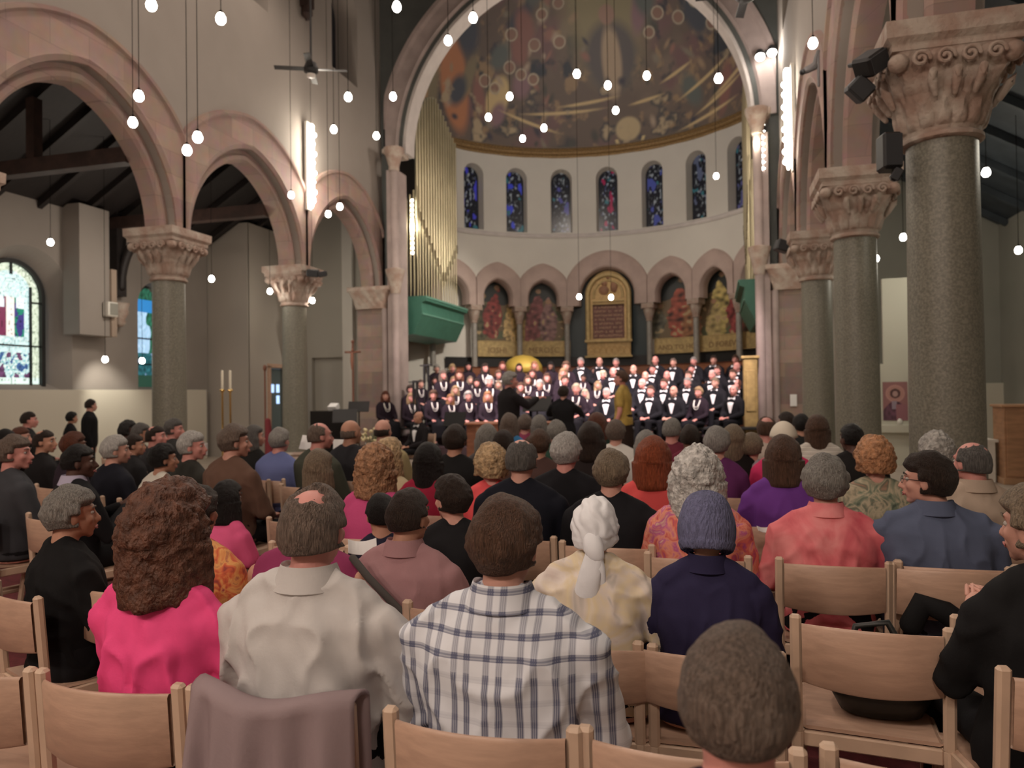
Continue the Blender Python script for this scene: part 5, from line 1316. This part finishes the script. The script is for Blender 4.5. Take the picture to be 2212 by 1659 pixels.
# px, crown py, row (or head Y), sex, style, hair colour, skin, top, body turn, head turn, build, head scale, extras, label
A = [
 (365, 1042, 1, 'w', 'curly', 'chestnut', 'fair', PINKJ, 0, -.05, 1.06, 1.14, dict(lod=2, disp=.013, seed=3), 'woman with full wavy auburn hair in a bright pink jacket, nearest row'),
 (680, 1043, 1, 'm', 'crown', 'browngrey', 'pink', C_('pale_grey_shirt', (.56, .54, .53)), 0, .0, 1.20, 1.05, dict(lod=2, disp=.016, seed=8, collar=C_('pale_grey_shirt', (.56, .54, .53))), 'man with a pink bald crown in a pale grey shirt, nearest row'),
 (1090, 1062, 1, 'm', 'full', 'brown', 'fair', plaid(), 0, -.12, 1.17, .99, dict(lod=2, disp=.010, seed=12, collar=plaid()), 'broad man with straight brown hair in a blue and white plaid shirt'),
 (1590, 1338, 1.12, 'm', 'short', 'browngrey', 'pink', C_('dark_jumper', (.04, .02, .03)), 0, 0, 1.05, 1.0, dict(lod=2, seed=4), 'very near blurred balding head at the bottom right centre'),
 (155, 1045, 2.45, 'm', 'full', 'grey', 'tan', C_('black_fleece', (.010, .010, .011)), -.40, -.2, 1.12, 1.02, dict(lod=1, disp=.01, seed=5), 'man with short salt-and-pepper hair in a black fleece at the left'),
 (428, 1042, 2.6, 'w', 'full', 'dark', 'tan', ORN, 0, 0, 1.15, .95, dict(lod=0, seed=6), 'person in an orange and gold patterned shawl behind the pink jacket'),
 (672, 1052, 2.6, 'w', 'full', 'dark', 'tan', C_('maroon_top', (.26, .04, .11)), 0, 0, 1.5, .95, dict(lod=0, seed=7, sleeve='none'), 'broad woman in a maroon sleeveless top hidden behind the pale grey shirt'),
 (880, 1052, 2, 'm', 'short', 'dark', 'tan', C_('mauve_polo', (.34, .19, .20)), 0, -.3, 1.12, 1.02, dict(lod=1, disp=.006, seed=8, collar=C_('mauve_polo', (.34, .19, .20)), sleeve='short'), 'young man with dark hair in a mauve polo shirt with a strap over his back'),
 (1285, 1066, 2, 'w', 'scarf', SCARFW, 'fair', BAT, 0, 0, 1.22, 1.0, dict(lod=2, disp=.012, seed=9), 'woman in a white head scarf tied behind and a cream batik blouse'),
 (1525, 1062, 2, 'w', 'hat', LILAC, 'tan', NAVY, 0, 0, 1.12, 1.06, dict(lod=2, disp=.006, seed=1, collar=NAVY), 'person in a lilac ribbed knit hat and navy jacket'),
 (2250, 1040, 2.45, 'w', 'full', 'ash', 'fair', C_('black_knit', (.012, .012, .013)), .15, .5, 1.1, 1.05, dict(lod=1, disp=.008, seed=2, arms='clap'), 'woman in black with ash-brown hair cut by the right edge, hands raised'),
 (985, 1020, 3.25, 'w', 'full', 'dark', 'fair', C_('black_top', (.014, .014, .016)), .1, .9, 1.06, 1.0, dict(lod=1, seed=6), 'dark-haired woman in black looking left, behind the plaid shirt'),
 (828, 1062, 3.2, 'm', 'short', 'black', 'tan', C_('dark_top', (.02, .02, .04)), .2, .4, .8, .9, dict(lod=0, seed=2), 'small dark-haired child half hidden left of the mauve polo'),
 (490, 1032, 3.5, 'w', 'bob', 'black', 'brown', C_('pink_tee', (.75, .12, .28)), 0, -.2, .82, .92, dict(lod=1, seed=3, sleeve='short'), 'black-haired girl in a bright pink top between two chairs'),
 (1505, 966, 3, 'w', 'curly', 'white', 'fair', FLOR, 0, 0, 1.22, 1.12, dict(lod=1, disp=.006, seed=4), 'woman with big fluffy white hair in a pink and orange floral blouse'),
 (1780, 982, 3, 'm', 'full', 'grey', 'fair', TIE, 0, -.1, 1.18, 1.10, dict(lod=1, disp=.010, seed=5, collar=TIE), 'grey-haired person in a coral tie-dyed shirt'),
 (2012, 972, 3, 'm', 'full', 'dark', 'fair', C_('slate_shirt', (.10, .12, .19)), 0, 1.15, 1.28, 1.04, dict(lod=2, disp=.010, seed=6, collar=C_('slate_shirt', (.10, .12, .19)), glasses=True), 'dark-haired man in glasses and a slate blue shirt looking left'),
 (2100, 952, 4.4, 'm', 'balding', 'dgrey', 'pink', C_('tan_jacket', (.42, .33, .26)), .15, .35, 1.1, 1.0, dict(lod=1, disp=.008, seed=7, collar=C_('tan_jacket', (.42, .33, .26))), 'balding man in a tan jacket at the right behind the slate blue shirt'),
 (1410, 942, 4.4, 'w', 'bob', 'red', 'fair', C_('coral_top', (.72, .10, .10)), 0, 0, 1.1, 1.08, dict(lod=1, seed=4), 'woman with bright orange-red hair in a coral top'),
 (1320, 966, 3.8, 'm', 'full', 'ash', 'fair', SUIT, 0, 0, 1.12, .96, dict(lod=1, seed=2), 'person with short dark blond hair in a black suit in front of the red-haired woman'),
 (1222, 930, 4.5, 'm', 'full', 'white', 'pink', SUIT, 0, -.1, 1.15, .98, dict(lod=1, seed=3), 'white-haired man in a black suit in the middle of the hall'),
 (1127, 946, 3.9, 'm', 'balding', 'dgrey', 'fair', C_('black_suit_b', (.010, .011, .018)), 0, 0, 1.12, 1.02, dict(lod=1, seed=1), 'balding grey-haired man in a black suit left of the white-haired man'),
 (1063, 956, 4.3, 'w', 'curlytop', 'blonde', 'pink', C_('coral_cardigan', (.80, .11, .12)), .2, .35, 1.05, 1.05, dict(lod=1, seed=2), 'woman with curly blonde hair in a coral cardigan'),
 (812, 952, 3.75, 'w', 'curly', 'strawberry', 'fair', C_('magenta_top', (.55, .08, .22)), 0, 0, 1.0, .98, dict(lod=1, seed=1), 'woman with curly strawberry-blond hair in a magenta top'),
 (838, 940, 4.6, 'w', 'curly', 'blonde', 'fair', C_('cream_top', (.55, .46, .3)), 0, -.2, 1.0, .95, dict(lod=0, seed=3), 'blonde woman half hidden by the strawberry-blond curls'),
 (925, 952, 4.5, 'w', 'long', 'black', 'brown', C_('crimson_top', (.30, .02, .05)), 0, 0, 1.02, 1.0, dict(lod=1, seed=2), 'woman with long black wavy hair in a crimson top'),
 (983, 914, 5.45, 'm', 'full', 'dark', 'tan', C_('black_coat', (.012, .012, .013)), 0, 0, 1.1, .98, dict(lod=0, seed=4), 'dark-haired listener in a black coat with straight shoulders, left of centre'),
 (1052, 912, 6.0, 'w', 'bob', 'grey', 'fair', C_('grey_dress', (.10, .09, .09)), 0, 0, 1.0, .92, dict(lod=0, seed=4), 'woman with a smooth grey bob before the conductor'),
 (1330, 904, 6.9, 'm', 'full', 'browngrey', 'fair', WHT, 0, 0, 1.12, .95, dict(lod=0, seed=1), 'man with grey-brown hair in a white shirt in the middle rows'),
 (1548, 918, 5.6, 'w', 'full', 'lgrey', 'fair', C_('purple_blouse', (.13, .03, .12)), 0, 0, 1.0, .98, dict(lod=0, seed=2), 'woman with smooth silver hair in front of the men singers'),
 (1585, 912, 6.2, 'w', 'long', 'ash', 'fair', C_('black_dress', (.014, .012, .012)), 0, .2, .95, .95, dict(lod=0, seed=3), 'woman with long ash-blond hair beside the silver-haired woman'),
 (1450, 901, 7.0, 'm', 'short', 'grey', 'pink', C_('maroon_shirt', (.16, .03, .05)), 0, -.3, 1.1, 1.0, dict(lod=0, seed=3), 'grey-haired man in a maroon shirt behind the red-haired woman'),
 (1275, 908, 5.5, 'w', 'bob', 'dark', 'tan', C_('dark_dress', (.02, .015, .015)), 0, 0, 1.0, 1.0, dict(lod=0, seed=0), 'woman with a dark brown bob right of the white-haired man'),
 (1290, 889, 7.2, 'w', 'bob', 'auburn', 'fair', C_('dark_green', (.02, .04, .03)), 0, 0, 1.0, 1.0, dict(lod=0, seed=1), 'woman with dark auburn hair in front of the gold-topped soloist'),
 (1100, 889, 7.9, 'w', 'bob', 'browngrey', 'fair', C_('blue_scarf', (.05, .20, .42)), 0, 0, 1.0, .95, dict(lod=0, seed=2), 'brown-haired woman with a blue collar below the conductor'),
 (1135, 893, 8.7, 'w', 'full', 'browngrey', 'pink', C_('plum_top', (.30, .06, .12)), 0, .3, 1.0, .95, dict(lod=0, seed=4), 'woman in a plum top below the music stand'),
 (1165, 893, 8.6, 'w', 'bob', 'grey', 'fair', C_('brown_cardigan', (.12, .07, .06)), 0, 0, 1.0, .9, dict(lod=0, seed=3), 'grey-haired woman in a brown cardigan behind the keyboard case'),
 (1088, 925, 5.9, 'w', 'bob', 'dark', 'tan', C_('brown_jacket', (.09, .05, .04)), 0, 0, .95, .9, dict(lod=0, seed=1), 'dark-haired woman right of the grey bob'),
 (1165, 925, 5.8, 'm', 'full', 'brown', 'tan', C_('brown_suit', (.08, .045, .04)), 0, 0, 1.0, .9, dict(lod=0, seed=4), 'brown-haired listener between the balding and the white-haired man'),
 (1205, 905, 6.9, 'm', 'full', 'grey', 'fair', C_('bottle_green', (.03, .07, .05)), 0, .5, 1.1, .9, dict(lod=0, seed=0), 'grey-haired listener in a bottle green jacket'),
 (1395, 925, 6.3, 'w', 'bob', 'lgrey', 'fair', C_('white_blouse', (.6, .6, .58)), 0, 0, .9, .85, dict(lod=0, seed=4), 'pale-haired woman half seen left of the maroon shirt'),
 (1490, 915, 6.5, 'm', 'short', 'dark', 'brown', C_('wine_shirt', (.14, .02, .04)), 0, 0, 1.0, .9, dict(lod=0, seed=0), 'dark-haired listener in a wine-red shirt under the men singers'),
 (1655, 897, 7.1, 'm', 'crown', 'brown', 'pink', C_('cream_shirt', (.50, .42, .36)), 0, 0, 1.1, .98, dict(lod=0, seed=2), 'man with brown hair and pink crown in a cream shirt near the right pier'),
 (1622, 932, 6.2, 'w', 'full', 'ash', 'fair', C_('lavender_shirt', (.42, .38, .44)), 0, -.3, 1.0, .9, dict(lod=0, seed=1), 'listener in a lavender-grey shirt left of the purple cardigan'),
 (1692, 908, 5.9, 'm', 'cap', mat('cap_white', (.68, .62, .52), .8), 'fair', C_('magenta_shirt', (.62, .04, .14)), 0, .1, 1.0, 1.0, dict(lod=0, seed=3), 'listener in a cream cap and magenta shirt'),
 (1732, 892, 8.6, 'm', 'full', 'black', 'tan', C_('black_shirt2', (.02, .02, .02)), 0, .2, 1.0, .95, dict(lod=0, seed=3), 'black-haired man between the cream cap and the striped sweater'),
 (1702, 888, 9.0, 'm', 'full', 'dark', 'pink', C_('dark_shirt3', (.03, .03, .05)), 0, .8, 1.0, .95, dict(lod=0, seed=2), 'man turned left in front of the banded right pier'),
 (1765, 892, 7.0, 'w', 'long', 'brown', 'fair', STRIPE, 0, 0, 1.08, .98, dict(lod=1, seed=1), 'woman with long brown hair in a cream and grey striped sweater'),
 (1690, 936, 4.5, 'w', 'bob', 'brown', 'fair', C_('purple_cardigan', (.15, .045, .27)), 0, -.1, 1.12, 1.0, dict(lod=1, disp=.006, seed=2), 'woman with a brown bob in a purple cardigan'),
 (1842, 913, 6.3, 'm', 'short', 'black', 'dark', C_('black_shirt4', (.015, .014, .014)), 0, .5, 1.05, 1.0, dict(lod=1, seed=4), 'dark-skinned man with cropped hair in a black shirt by the second right column'),
 (1888, 937, 4.5, 'w', 'curlytop', 'orange', 'fair', PAIS, 0, 0, 1.15, 1.0, dict(lod=1, disp=.005, seed=1), 'woman with pinned-up orange-blond hair in a green and brown paisley top'),
 (2022, 928, 5.2, 'w', 'curlytop', 'lgrey', 'fair', C_('dark_coat5', (.05, .04, .04)), 0, 0, 1.05, 1.0, dict(lod=1, seed=3), 'woman with curly silver hair in front of the biggest column'),
 (505, 913, 4.7, 'm', 'full', 'browngrey', 'fair', C_('brown_shirt', (.13, .075, .055)), -.2, -.6, 1.05, .95, dict(lod=1, disp=.006, seed=2), 'man with grey-brown hair in a brown shirt sitting upright left of centre'),
 (352, 955, 4.6, 'w', 'full', 'black', 'tan', C_('white_jacket', (.66, .63, .56)), -.25, -.4, 1.05, .98, dict(lod=1, seed=4), 'black-haired woman in a white jacket'),
 (415, 928, 5.0, 'm', 'full', 'white', 'pink', C_('dark_olive', (.04, .04, .035)), -.4, -.7, 1.05, .95, dict(lod=0, seed=1, arms='read'), 'white-haired man holding up a white programme, left of the brown shirt'),
 (605, 921, 6.0, 'm', 'full', 'lgrey', 'pink', C_('blue_shirt', (.14, .17, .36)), -.15, -.1, 1.08, .95, dict(lod=0, seed=2), 'white-haired man in a blue shirt below the aisle door'),
 (690, 911, 5.6, 'm', 'balding', 'browngrey', 'pink', C_('olive_jacket', (.06, .065, .05)), -.25, -.5, 1.05, .95, dict(lod=0, seed=3), 'balding man in an olive jacket below the black piano'),
 (690, 965, 4.1, 'w', 'bob', 'ash', 'fair', C_('black_shawl', (.016, .015, .016)), -.15, -.1, 1.05, .95, dict(lod=0, seed=2), 'ash-blond woman in a black shawl behind the bald crown of the nearest row'),
 (758, 906, 6.1, 'm', 'fringe', 'browngrey', 'tan', C_('dark_jacket6', (.03, .03, .035)), -.15, -.2, 1.05, 1.0, dict(lod=0, seed=1), 'bald man under the processional cross'),
 (828, 905, 6.6, 'm', 'fringe', 'dark', 'fair', C_('khaki_jacket', (.34, .28, .15)), -.1, 0, 1.15, .98, dict(lod=0, seed=2), 'bald man in a khaki jacket right of the silver vase'),
 (250, 937, 4.8, 'm', 'full', 'white', 'fair', C_('navy_suit', (.012, .013, .02)), -.35, -.5, 1.15, 1.0, dict(lod=0, seed=3), 'white-haired man in a navy suit at the left'),
 (290, 936, 6.0, 'm', 'short', 'dark', 'tan', C_('dark_suit7', (.02, .02, .022)), -.4, -.6, 1.0, .95, dict(lod=0, seed=2), 'brown-haired man turned right beside the white-haired man in navy'),
 (337, 917, 6.4, 'm', 'crown', 'dark', 'pink', C_('grey_suit8', (.05, .05, .055)), -.4, -.7, 1.0, .9, dict(lod=0, seed=1), 'balding pink-faced man left of the first left column'),
 (376, 902, 7.2, 'm', 'full', 'dgrey', 'pink', C_('grey_suit9', (.04, .04, .04)), -.4, -.7, 1.0, .98, dict(lod=0, seed=4), 'tall grey-haired man directly before the first left column'),
 (277, 905, 7.6, 'w', 'curlytop', 'black', 'dark', C_('dark_coat10', (.02, .02, .02)), -.4, -.4, 1.0, .95, dict(lod=0, seed=4), 'woman with curly black hair far left of the first column'),
 (305, 912, 7.0, 'm', 'full', 'dgrey', 'tan', C_('dark_coat11', (.03, .03, .03)), -.4, -.4, 1.0, .85, dict(lod=0, seed=0), 'dark grey-haired man behind the balding pink-faced man'),
 (170, 957, 3.9, 'm', 'short', 'black', 'dark', C_('black_jacket12', (.012, .012, .014)), -.35, -.5, 1.12, .98, dict(lod=1, seed=2, arms='clap', collar=C_('lilac_collar', (.45, .42, .55))), 'black man in a dark jacket with a lilac collar clapping, at the left'),
 (160, 930, 5.2, 'w', 'full', 'auburn', 'brown', C_('dark_top13', (.03, .02, .03)), -.35, -.3, 1.0, .95, dict(lod=0, seed=4), 'woman with a reddish-brown crop behind the man with the lilac collar'),
 (97, 926, 5.6, 'm', 'crown', 'dark', 'tan', C_('black_suit14', (.014, .013, .014)), -.4, -.7, 1.0, .95, dict(lod=0, seed=0), 'balding man turned right at the left below the stained glass'),
 (32, 936, 4.0, 'm', 'full', 'browngrey', 'pink', C_('charcoal_suit', (.05, .052, .06)), -.35, -.7, 1.15, 1.0, dict(lod=1, seed=0), 'brown-haired man in a charcoal suit at the far left edge'),
 (45, 919, 6.4, 'w', 'bob', 'auburn', 'fair', C_('dark_coat15', (.03, .02, .02)), -.4, -.5, 1.0, .95, dict(lod=0, seed=3), 'auburn-haired woman far left below the big stained glass window'),
 (63, 888, 8.6, 'm', 'short', 'dark', 'pink', C_('dark_coat16', (.02, .02, .02)), -.5, -.3, 1.0, .95, dict(lod=0, seed=3), 'distant man at the far left against the wainscot'),
 (548, 915, 6.6, 'w', 'bob', 'dgrey', 'fair', C_('black_knit17', (.015, .015, .015)), -.2, -.4, .95, .9, dict(lod=0, seed=2), 'dark-haired woman right of the brown shirt'),
 (12, 925, 6.0, 'm', 'short', 'black', 'tan', C_('black_knit18', (.015, .015, .015)), -.4, -.4, 1.0, .95, dict(lod=0, seed=2), 'dark head at the extreme left edge'),
]
def chlab(l): return 'beech chair under the ' + ' '.join(l.split(',')[0].split(' ')[:12])
for (px, py, row, sex, st, hc, sk_, top, rz, hy, bw, hs, ex, lab) in A:
    ex = dict(ex); low = ex.pop('low', None)
    hyv = ROW[row] + .2 if row in ROW and isinstance(row, int) else float(row)
    p = at_y(px, py, hyv)
    crown = {'short': 1.298, 'full': 1.308, 'balding': 1.288, 'crown': 1.298, 'fringe': 1.286, 'bob': 1.31, 'curly': 1.325, 'curlytop': 1.315, 'long': 1.31, 'hat': 1.315, 'scarf': 1.305, 'cap': 1.31}[st]
    s = p.z / crown
    s = max(.66, min(1.12, s))
    bx, by = p.x - math.sin(rz) * -.03 * s, p.y - .03 * math.cos(rz) * s
    arms = ex.pop('arms', 'lap')
    hpq = {0: 0, 1: .03, 2: -.03}[ex['seed'] % 3] if ex.get('lod', 0) == 0 else 0
    hyq = round((hy) * 4) / 4 if ex.get('lod', 0) == 0 else hy
    bwq = bw if ex.get('lod', 0) else round(bw * 10) / 10
    t = person((bx, by, 0), rz, s, lab, sex=sex, bw=bwq, hy=hyq - 0 * rz, hp=0, arms=arms, hair=st, hcol=hc, sk=sk_, top=top, hs=hs, group=None, **ex)
    cx, cy = bx + math.sin(rz) * .16 * s, by - .16 * math.cos(rz) * s
    ch = chair(cx, cy if not isinstance(row, int) else ROW[row], rz, chlab(lab))
    ch.scale = (1, 1, min(1.02, max(.82, s)) if s < .9 else 1)
# empty chairs the photo shows
for x, y, rz, lab in ((-2.03, 1.63, 0, 'beech chair cut by the left edge in the nearest full row'), (-.07, 1.64, 0, 'empty beech chair right of the plaid shirt in the nearest row'), (.43, 1.68, 0, 'empty beech chair at the bottom right corner'),
                      (.455, 2.57, -.1, 'empty beech chair with a black bag on its seat'), (-.85, 2.47, 0, 'beech chair mostly hidden behind the plaid shirt'), (.95, 2.68, -.1, 'beech chair at the right edge under the woman in black'),
                      (.95, 3.50, 0, 'beech chair back behind the black bag and the slate blue shirt'), (-1.95, 3.30, -.05, 'beech chair back beside the girl in pink'), (-4.75, 4.05, -.3, 'empty beech chair at the left with papers on it'), (-4.30, 4.15, -.3, 'beech chair back left of the salt-and-pepper hair'), (-2.28, 2.42, -.1, 'beech chair with a cut-out of black fleece showing under its back'),
                      (1.0, 5.42, 0, 'beech chair back under the paisley top'), (-4.0, 5.75, -.15, 'beech chair with its back showing beside the brown shirt')):
    chair(x, y, rz, lab)
# standing man and helper at the far left
p = at_y(193, 862, 9.9)
person((p.x, p.y, 0), -.9, p.z / 1.70, 'man in a long black coat standing by the lit aisle wall', pose='stand', arms='down', hair='short', hcol='dark', sk='fair', top=cloth('black', (.012, .012, .014)), hy=.6, seed=2, bw=1.1)
p = at_y(152, 890, 9.2)
person((p.x, p.y, 0), -.6, p.z / 1.70, 'dark-haired person in black standing just left of the man in the long coat', sex='w', pose='stand', arms='down', hair='full', hcol='black', sk='tan', top=cloth('black', (.012, .012, .014)), hy=.25, seed=1)

# things of the audience
m = MB()     # jacket over the chair of the man in the pale grey shirt
def JP(a, b):
    x = -1.285 + .455 * a; bow = .075 * (1 - ((x + 1.055) / .215) ** 2); f = math.sin(a * 17 + 2 * math.sin(a * 5)) + .6 * math.sin(a * 31)
    if b < .5: t = b / .5; y = 1.575 - bow - .03 * f * (1 - t) ** .6 - .03 * (1 - t); z = .40 + .405 * t
    elif b < .6: t = (b - .5) / .1; y = 1.575 - bow + .075 * t; z = .805 + .014 * math.sin(t * PI)
    else: t = (b - .6) / .4; y = 1.652 - bow + .01 * t; z = .80 - .24 * t
    return (x + (.03 * (1 - b / .5) * (a - .2) if b < .5 else 0), y, z + .008 * math.sin(a * 9))
m.grid(JP, 44, 40); o = m.build('folded_jacket', cloth('mauve_jacket', (.30, .23, .24)), smooth=True); sm = o.modifiers.new('s', 'SOLIDIFY'); sm.thickness = .012
tag(o, 'mauve-grey jacket draped over the chair of the man in the pale grey shirt', 'jacket')
m = MB(); m.tube([(-.20, -.125, 1.0), (-.12, -.148, .93), (.0, -.152, .82), (.12, -.148, .70), (.18, -.12, .6)], .014, 8, sq=(1.4, .4, 1.2)); o = m.build('shoulder_strap', mat('strap_grey', (.06, .055, .05), .8), smooth=True, loc=(-1.13, 2.64, 0)); o.scale = (.95, 1, .92); tag(o, 'dark bag strap running down the back of the mauve polo shirt', 'strap')
# black bag with handle on the empty chair
t = thing('hand_bag', 'black leather bag slumped on the seat of the empty chair', 'bag', (.52, 2.78, .44))
m = MB(); m.loft([(0, .13, .10, 0), (.06, .16, .12, 0), (.14, .13, .10, 0), (.20, .08, .06, 0)], 24, 2.6); m.build('bag_body', mat('bag_black', (.015, .016, .015), .45, bump=.2, bscale=12), t, smooth=True)
m = MB(); m.tube([(-.10, 0, .16), (-.07, 0, .27), (.03, 0, .29), (.10, 0, .16)], .012, 8); m.build('bag_handle', mat('bag_black', (.015, .016, .015), .45), t, smooth=True)
p = at_y(2010, 1330, 3.35); m = MB(); m.tube([(p.x - .07, p.y, p.z - .04), (p.x - .03, p.y, p.z + .045), (p.x + .05, p.y, p.z + .02), (p.x + .2, p.y, p.z - .10)], [.045, .05, .045, .05], 14); o = m.build('dark_sleeve', cloth('black_coat', (.012, .012, .013)), smooth=True); tag(o, 'dark grey coat sleeve hanging over the chair back at the right', 'coat')
# programmes and papers
def sheet(px, py, y, wd, ht, rx, rz, label, n='programme'):
    p = at_y(px, py, y); m = MB(); m.grid(lambda a, b: ((a - .5) * wd, .02 * math.sin(a * PI), (b - .5) * ht), 8, 2)
    o = m.build(n, PAPER, loc=p); o.rotation_euler = (rx, 0, rz); sm = o.modifiers.new('s', 'SOLIDIFY'); sm.thickness = .003; tag(o, label, 'programme')
sheet(740, 965, 6.25, .17, .15, -.3, .5, 'white programme held up between two balding listeners')
sheet(672, 955, 6.3, .26, .14, -.4, -.2, 'open white programme right of the blue shirt')
sheet(438, 970, 5.15, .07, .10, -.2, .6, 'small folded programme by the white-haired man at the left')
sheet(783, 1178, 2.95, .12, .07, -.8, .5, 'white sheet beside the shoulder of the pale grey shirt')
sheet(30, 1165, 4.0, .20, .12, -1.0, .1, 'white papers lying on the empty chair at the left')
sheet(50, 1188, 4.05, .22, .05, -1.1, .2, 'lower sheaf of papers on the empty chair at the left')
sheet(272, 1130, 3.78, .07, .09, -.9, .4, 'white paper in the lap of the clapping man')
sheet(1655, 1140, 4.05, .09, .03, -.8, .4, 'folded paper sticking up by the chair of the tie-dyed shirt')

# ---------------------------------------------------------------- conductor, soloist and players
bk = cloth('black', (.012, .012, .014)); blk2 = cloth('suit_stage', (.016, .014, .016))
def stander(px, py, d, yaw, s0=None, **k):
    p = at_d(px, py, d); person((p.x, p.y, 0), yaw, p.z / 1.708, **k)
stander(1098, 803, 11.7, -.75, label='white-haired conductor in a long black tailcoat standing with his back half turned', pose='stand', arms='up', hair='full', hcol='lgrey', sk='pink', top=blk2, seed=1, lod=1, bw=1.1, hy=-.35, hs=1.06)
stander(1216, 833, 12.4, 0, label='short-haired person in black seen from behind at the music stand', sex='w', pose='stand', arms='up', hair='full', hcol='dark', sk='fair', top=bk, seed=2, lod=1, bw=1.18, kind2='skirt')
stander(1345, 800, 12.8, 1.35, label='brown-haired soloist in a short-sleeved gold top standing in profile', sex='w', pose='stand', arms='down', hair='full', hcol='brown', sk='pink', top=cloth('gold_top', (.52, .36, .10), .5, .3), sleeve='short', seed=3, lod=1, kind2='skirt', bottom=cloth('dark_skirt', (.03, .018, .015)), hy=.25)
p = at_d(906, 888, 13.6); person((p.x, p.y, 0), 2.6, p.z / 1.29, 'orange-faced player in a dark suit and white shirt seated left of the keyboard case', hair='fringe', hcol='brown', sk='tan', top=blk2, tux=True, seed=2, lod=1)
chair(p.x + .08, p.y + .14, 2.6, 'beech chair of the seated player beside the keyboard case')

# ---------------------------------------------------------------- the choir
CH = """832 844 w auburn|887 848 w blonde|886 831 w dark|908 819 w browngrey|936 842 w brown|938 814 w dark|943 787 w grey|956 799 w browngrey|973 850 w orange|983 832 w blonde|979 814 w blonde|976 786 w blonde|992 795 w auburn|1011 782 w black|1011 844 w lgrey|1015 813 w ash|1030 817 w dark|1057 807 w white|1042 800 w auburn|1047 784 w dark|1054 844 w orange|1056 825 w brown|1085 780 w auburn|1076 799 w brown|1077 821 w ash|1121 784 w dark|1125 825 w brown|1140 810 w brown|1155 779 w orange|1150 797 w chestnut|1166 819 w white|1181 805 w brown|1190 781 W black|1223 780 w brown|1217 794 w blonde|1220 809 w brown|1252 796 w brown|1245 827 w platinum|1264 842 w platinum|1291 823 w blonde|1311 836 m white|1260 809 W black|1283 797 W dark|1302 800 w platinum|1255 771 m lgrey|1295 770 m lgrey|1331 772 m grey|1324 786 m white|1369 786 m browngrey|1416 767 m grey|1410 786 m dark|1394 800 m grey|1388 815 m white|1406 831 m brown|1455 772 m browngrey|1441 799 m grey|1436 816 m brown|1456 831 m grey|1499 769 m lgrey|1494 786 m dark|1489 799 m brown|1486 813 m lgrey|1510 834 w blonde|1542 766 m dark|1551 789 m brown|1539 798 m grey|1546 814 m ash|1589 765 m brown|1593 780 m grey|1584 796 m brown|1595 817 m lgrey|1585 829 m grey"""
sing = []
for i, ln in enumerate(CH.split('|')):
    px, py, g, hc = ln.split(' '); px, py = float(px), float(py)
    yc = py + (px - 1400) * .0131
    if g != 'm': r = 0 if yc > 832 else 1 if yc > 818 else 2 if yc > 800 else 3 if yc > 786 else 4
    else: r = 0 if yc > 823 else 1 if yc > 807 else 2 if yc > 793 else 3 if yc > 778.5 else 4
    def gap(rr): return min([abs(px - q[1]) for q in sing if q[0] == rr] + [99])
    if gap(r) < 34:      # give close neighbours the next riser so that nobody shares a seat
        opts = [k for k in (r + 1, r - 1) if 0 <= k <= 4]; best = max(opts + [r], key=lambda k: gap(k) - (4 if k != r else 0)); r = best
    sing.append((r, px, py, g, hc, i))
RN = ['front', 'second', 'third', 'fourth', 'back']; ORD = 'first second third fourth fifth sixth seventh eighth ninth tenth eleventh twelfth thirteenth fourteenth fifteenth sixteenth seventeenth eighteenth nineteenth twentieth'.split()
HN = dict(lgrey='silver', browngrey='grey-brown', dgrey='dark grey', ash='dark blond', platinum='white-blond', dark='dark brown', orange='ginger')
TUX = cloth('suit_tuxedo', (.010, .010, .013)); DRS = cloth('choir_dress', (.020, .013, .020))
for r in range(5):
    rowp = sorted([q for q in sing if q[0] == r], key=lambda q: q[1])
    for k, (r_, px, py, g, hc, i) in enumerate(rowp):
        y = 16.62 + .8 * r; p = at_y(px, py, y); fl = .30 + .2 * r
        sx = 'm' if g == 'm' else 'w'
        st = {'m': ['short', 'balding', 'crown', 'fringe'][(i * 7 + r) % 4] if hc in ('lgrey', 'grey', 'white', 'browngrey') else 'short', 'w': ['bob', 'full', 'curlytop', 'bob', 'long'][(i * 3 + r) % 5]}[sx]
        s = max(.84, min(1.06, (p.z - fl) / 1.305)); dz = p.z - fl - s * 1.305
        rz = math.atan2(-(-2.9 - p.x), 12.2 - p.y); hq = [-.25, 0, 0, .25][i % 4]
        nm = HN.get(hc, hc)
        lab = '%s%s-haired %s singer in %s, %s row, %s from the left' % ({'W': 'dark-skinned '}.get(g, ''), nm, 'male' if sx == 'm' else 'female', 'tuxedo' if sx == 'm' else 'black and pearls', RN[r], ORD[k])
        person((p.x, p.y, fl + min(.06, max(0, dz))), rz, s, lab, sex=sx, bw=1.0 + (.1 if i % 3 == 0 else 0), hy=hq, arms='lap' if i % 2 else 'knee', hair=st, hcol=hc, sk='brown' if g == 'W' else ('pink' if i % 3 else 'fair'), top=TUX if sx == 'm' else DRS, seed=i % 3, tux=sx == 'm', pearls=sx == 'w' and r < 4, group=None, bottom=TUX, kind2='trousers' if sx == 'm' else 'skirt', lod=0)
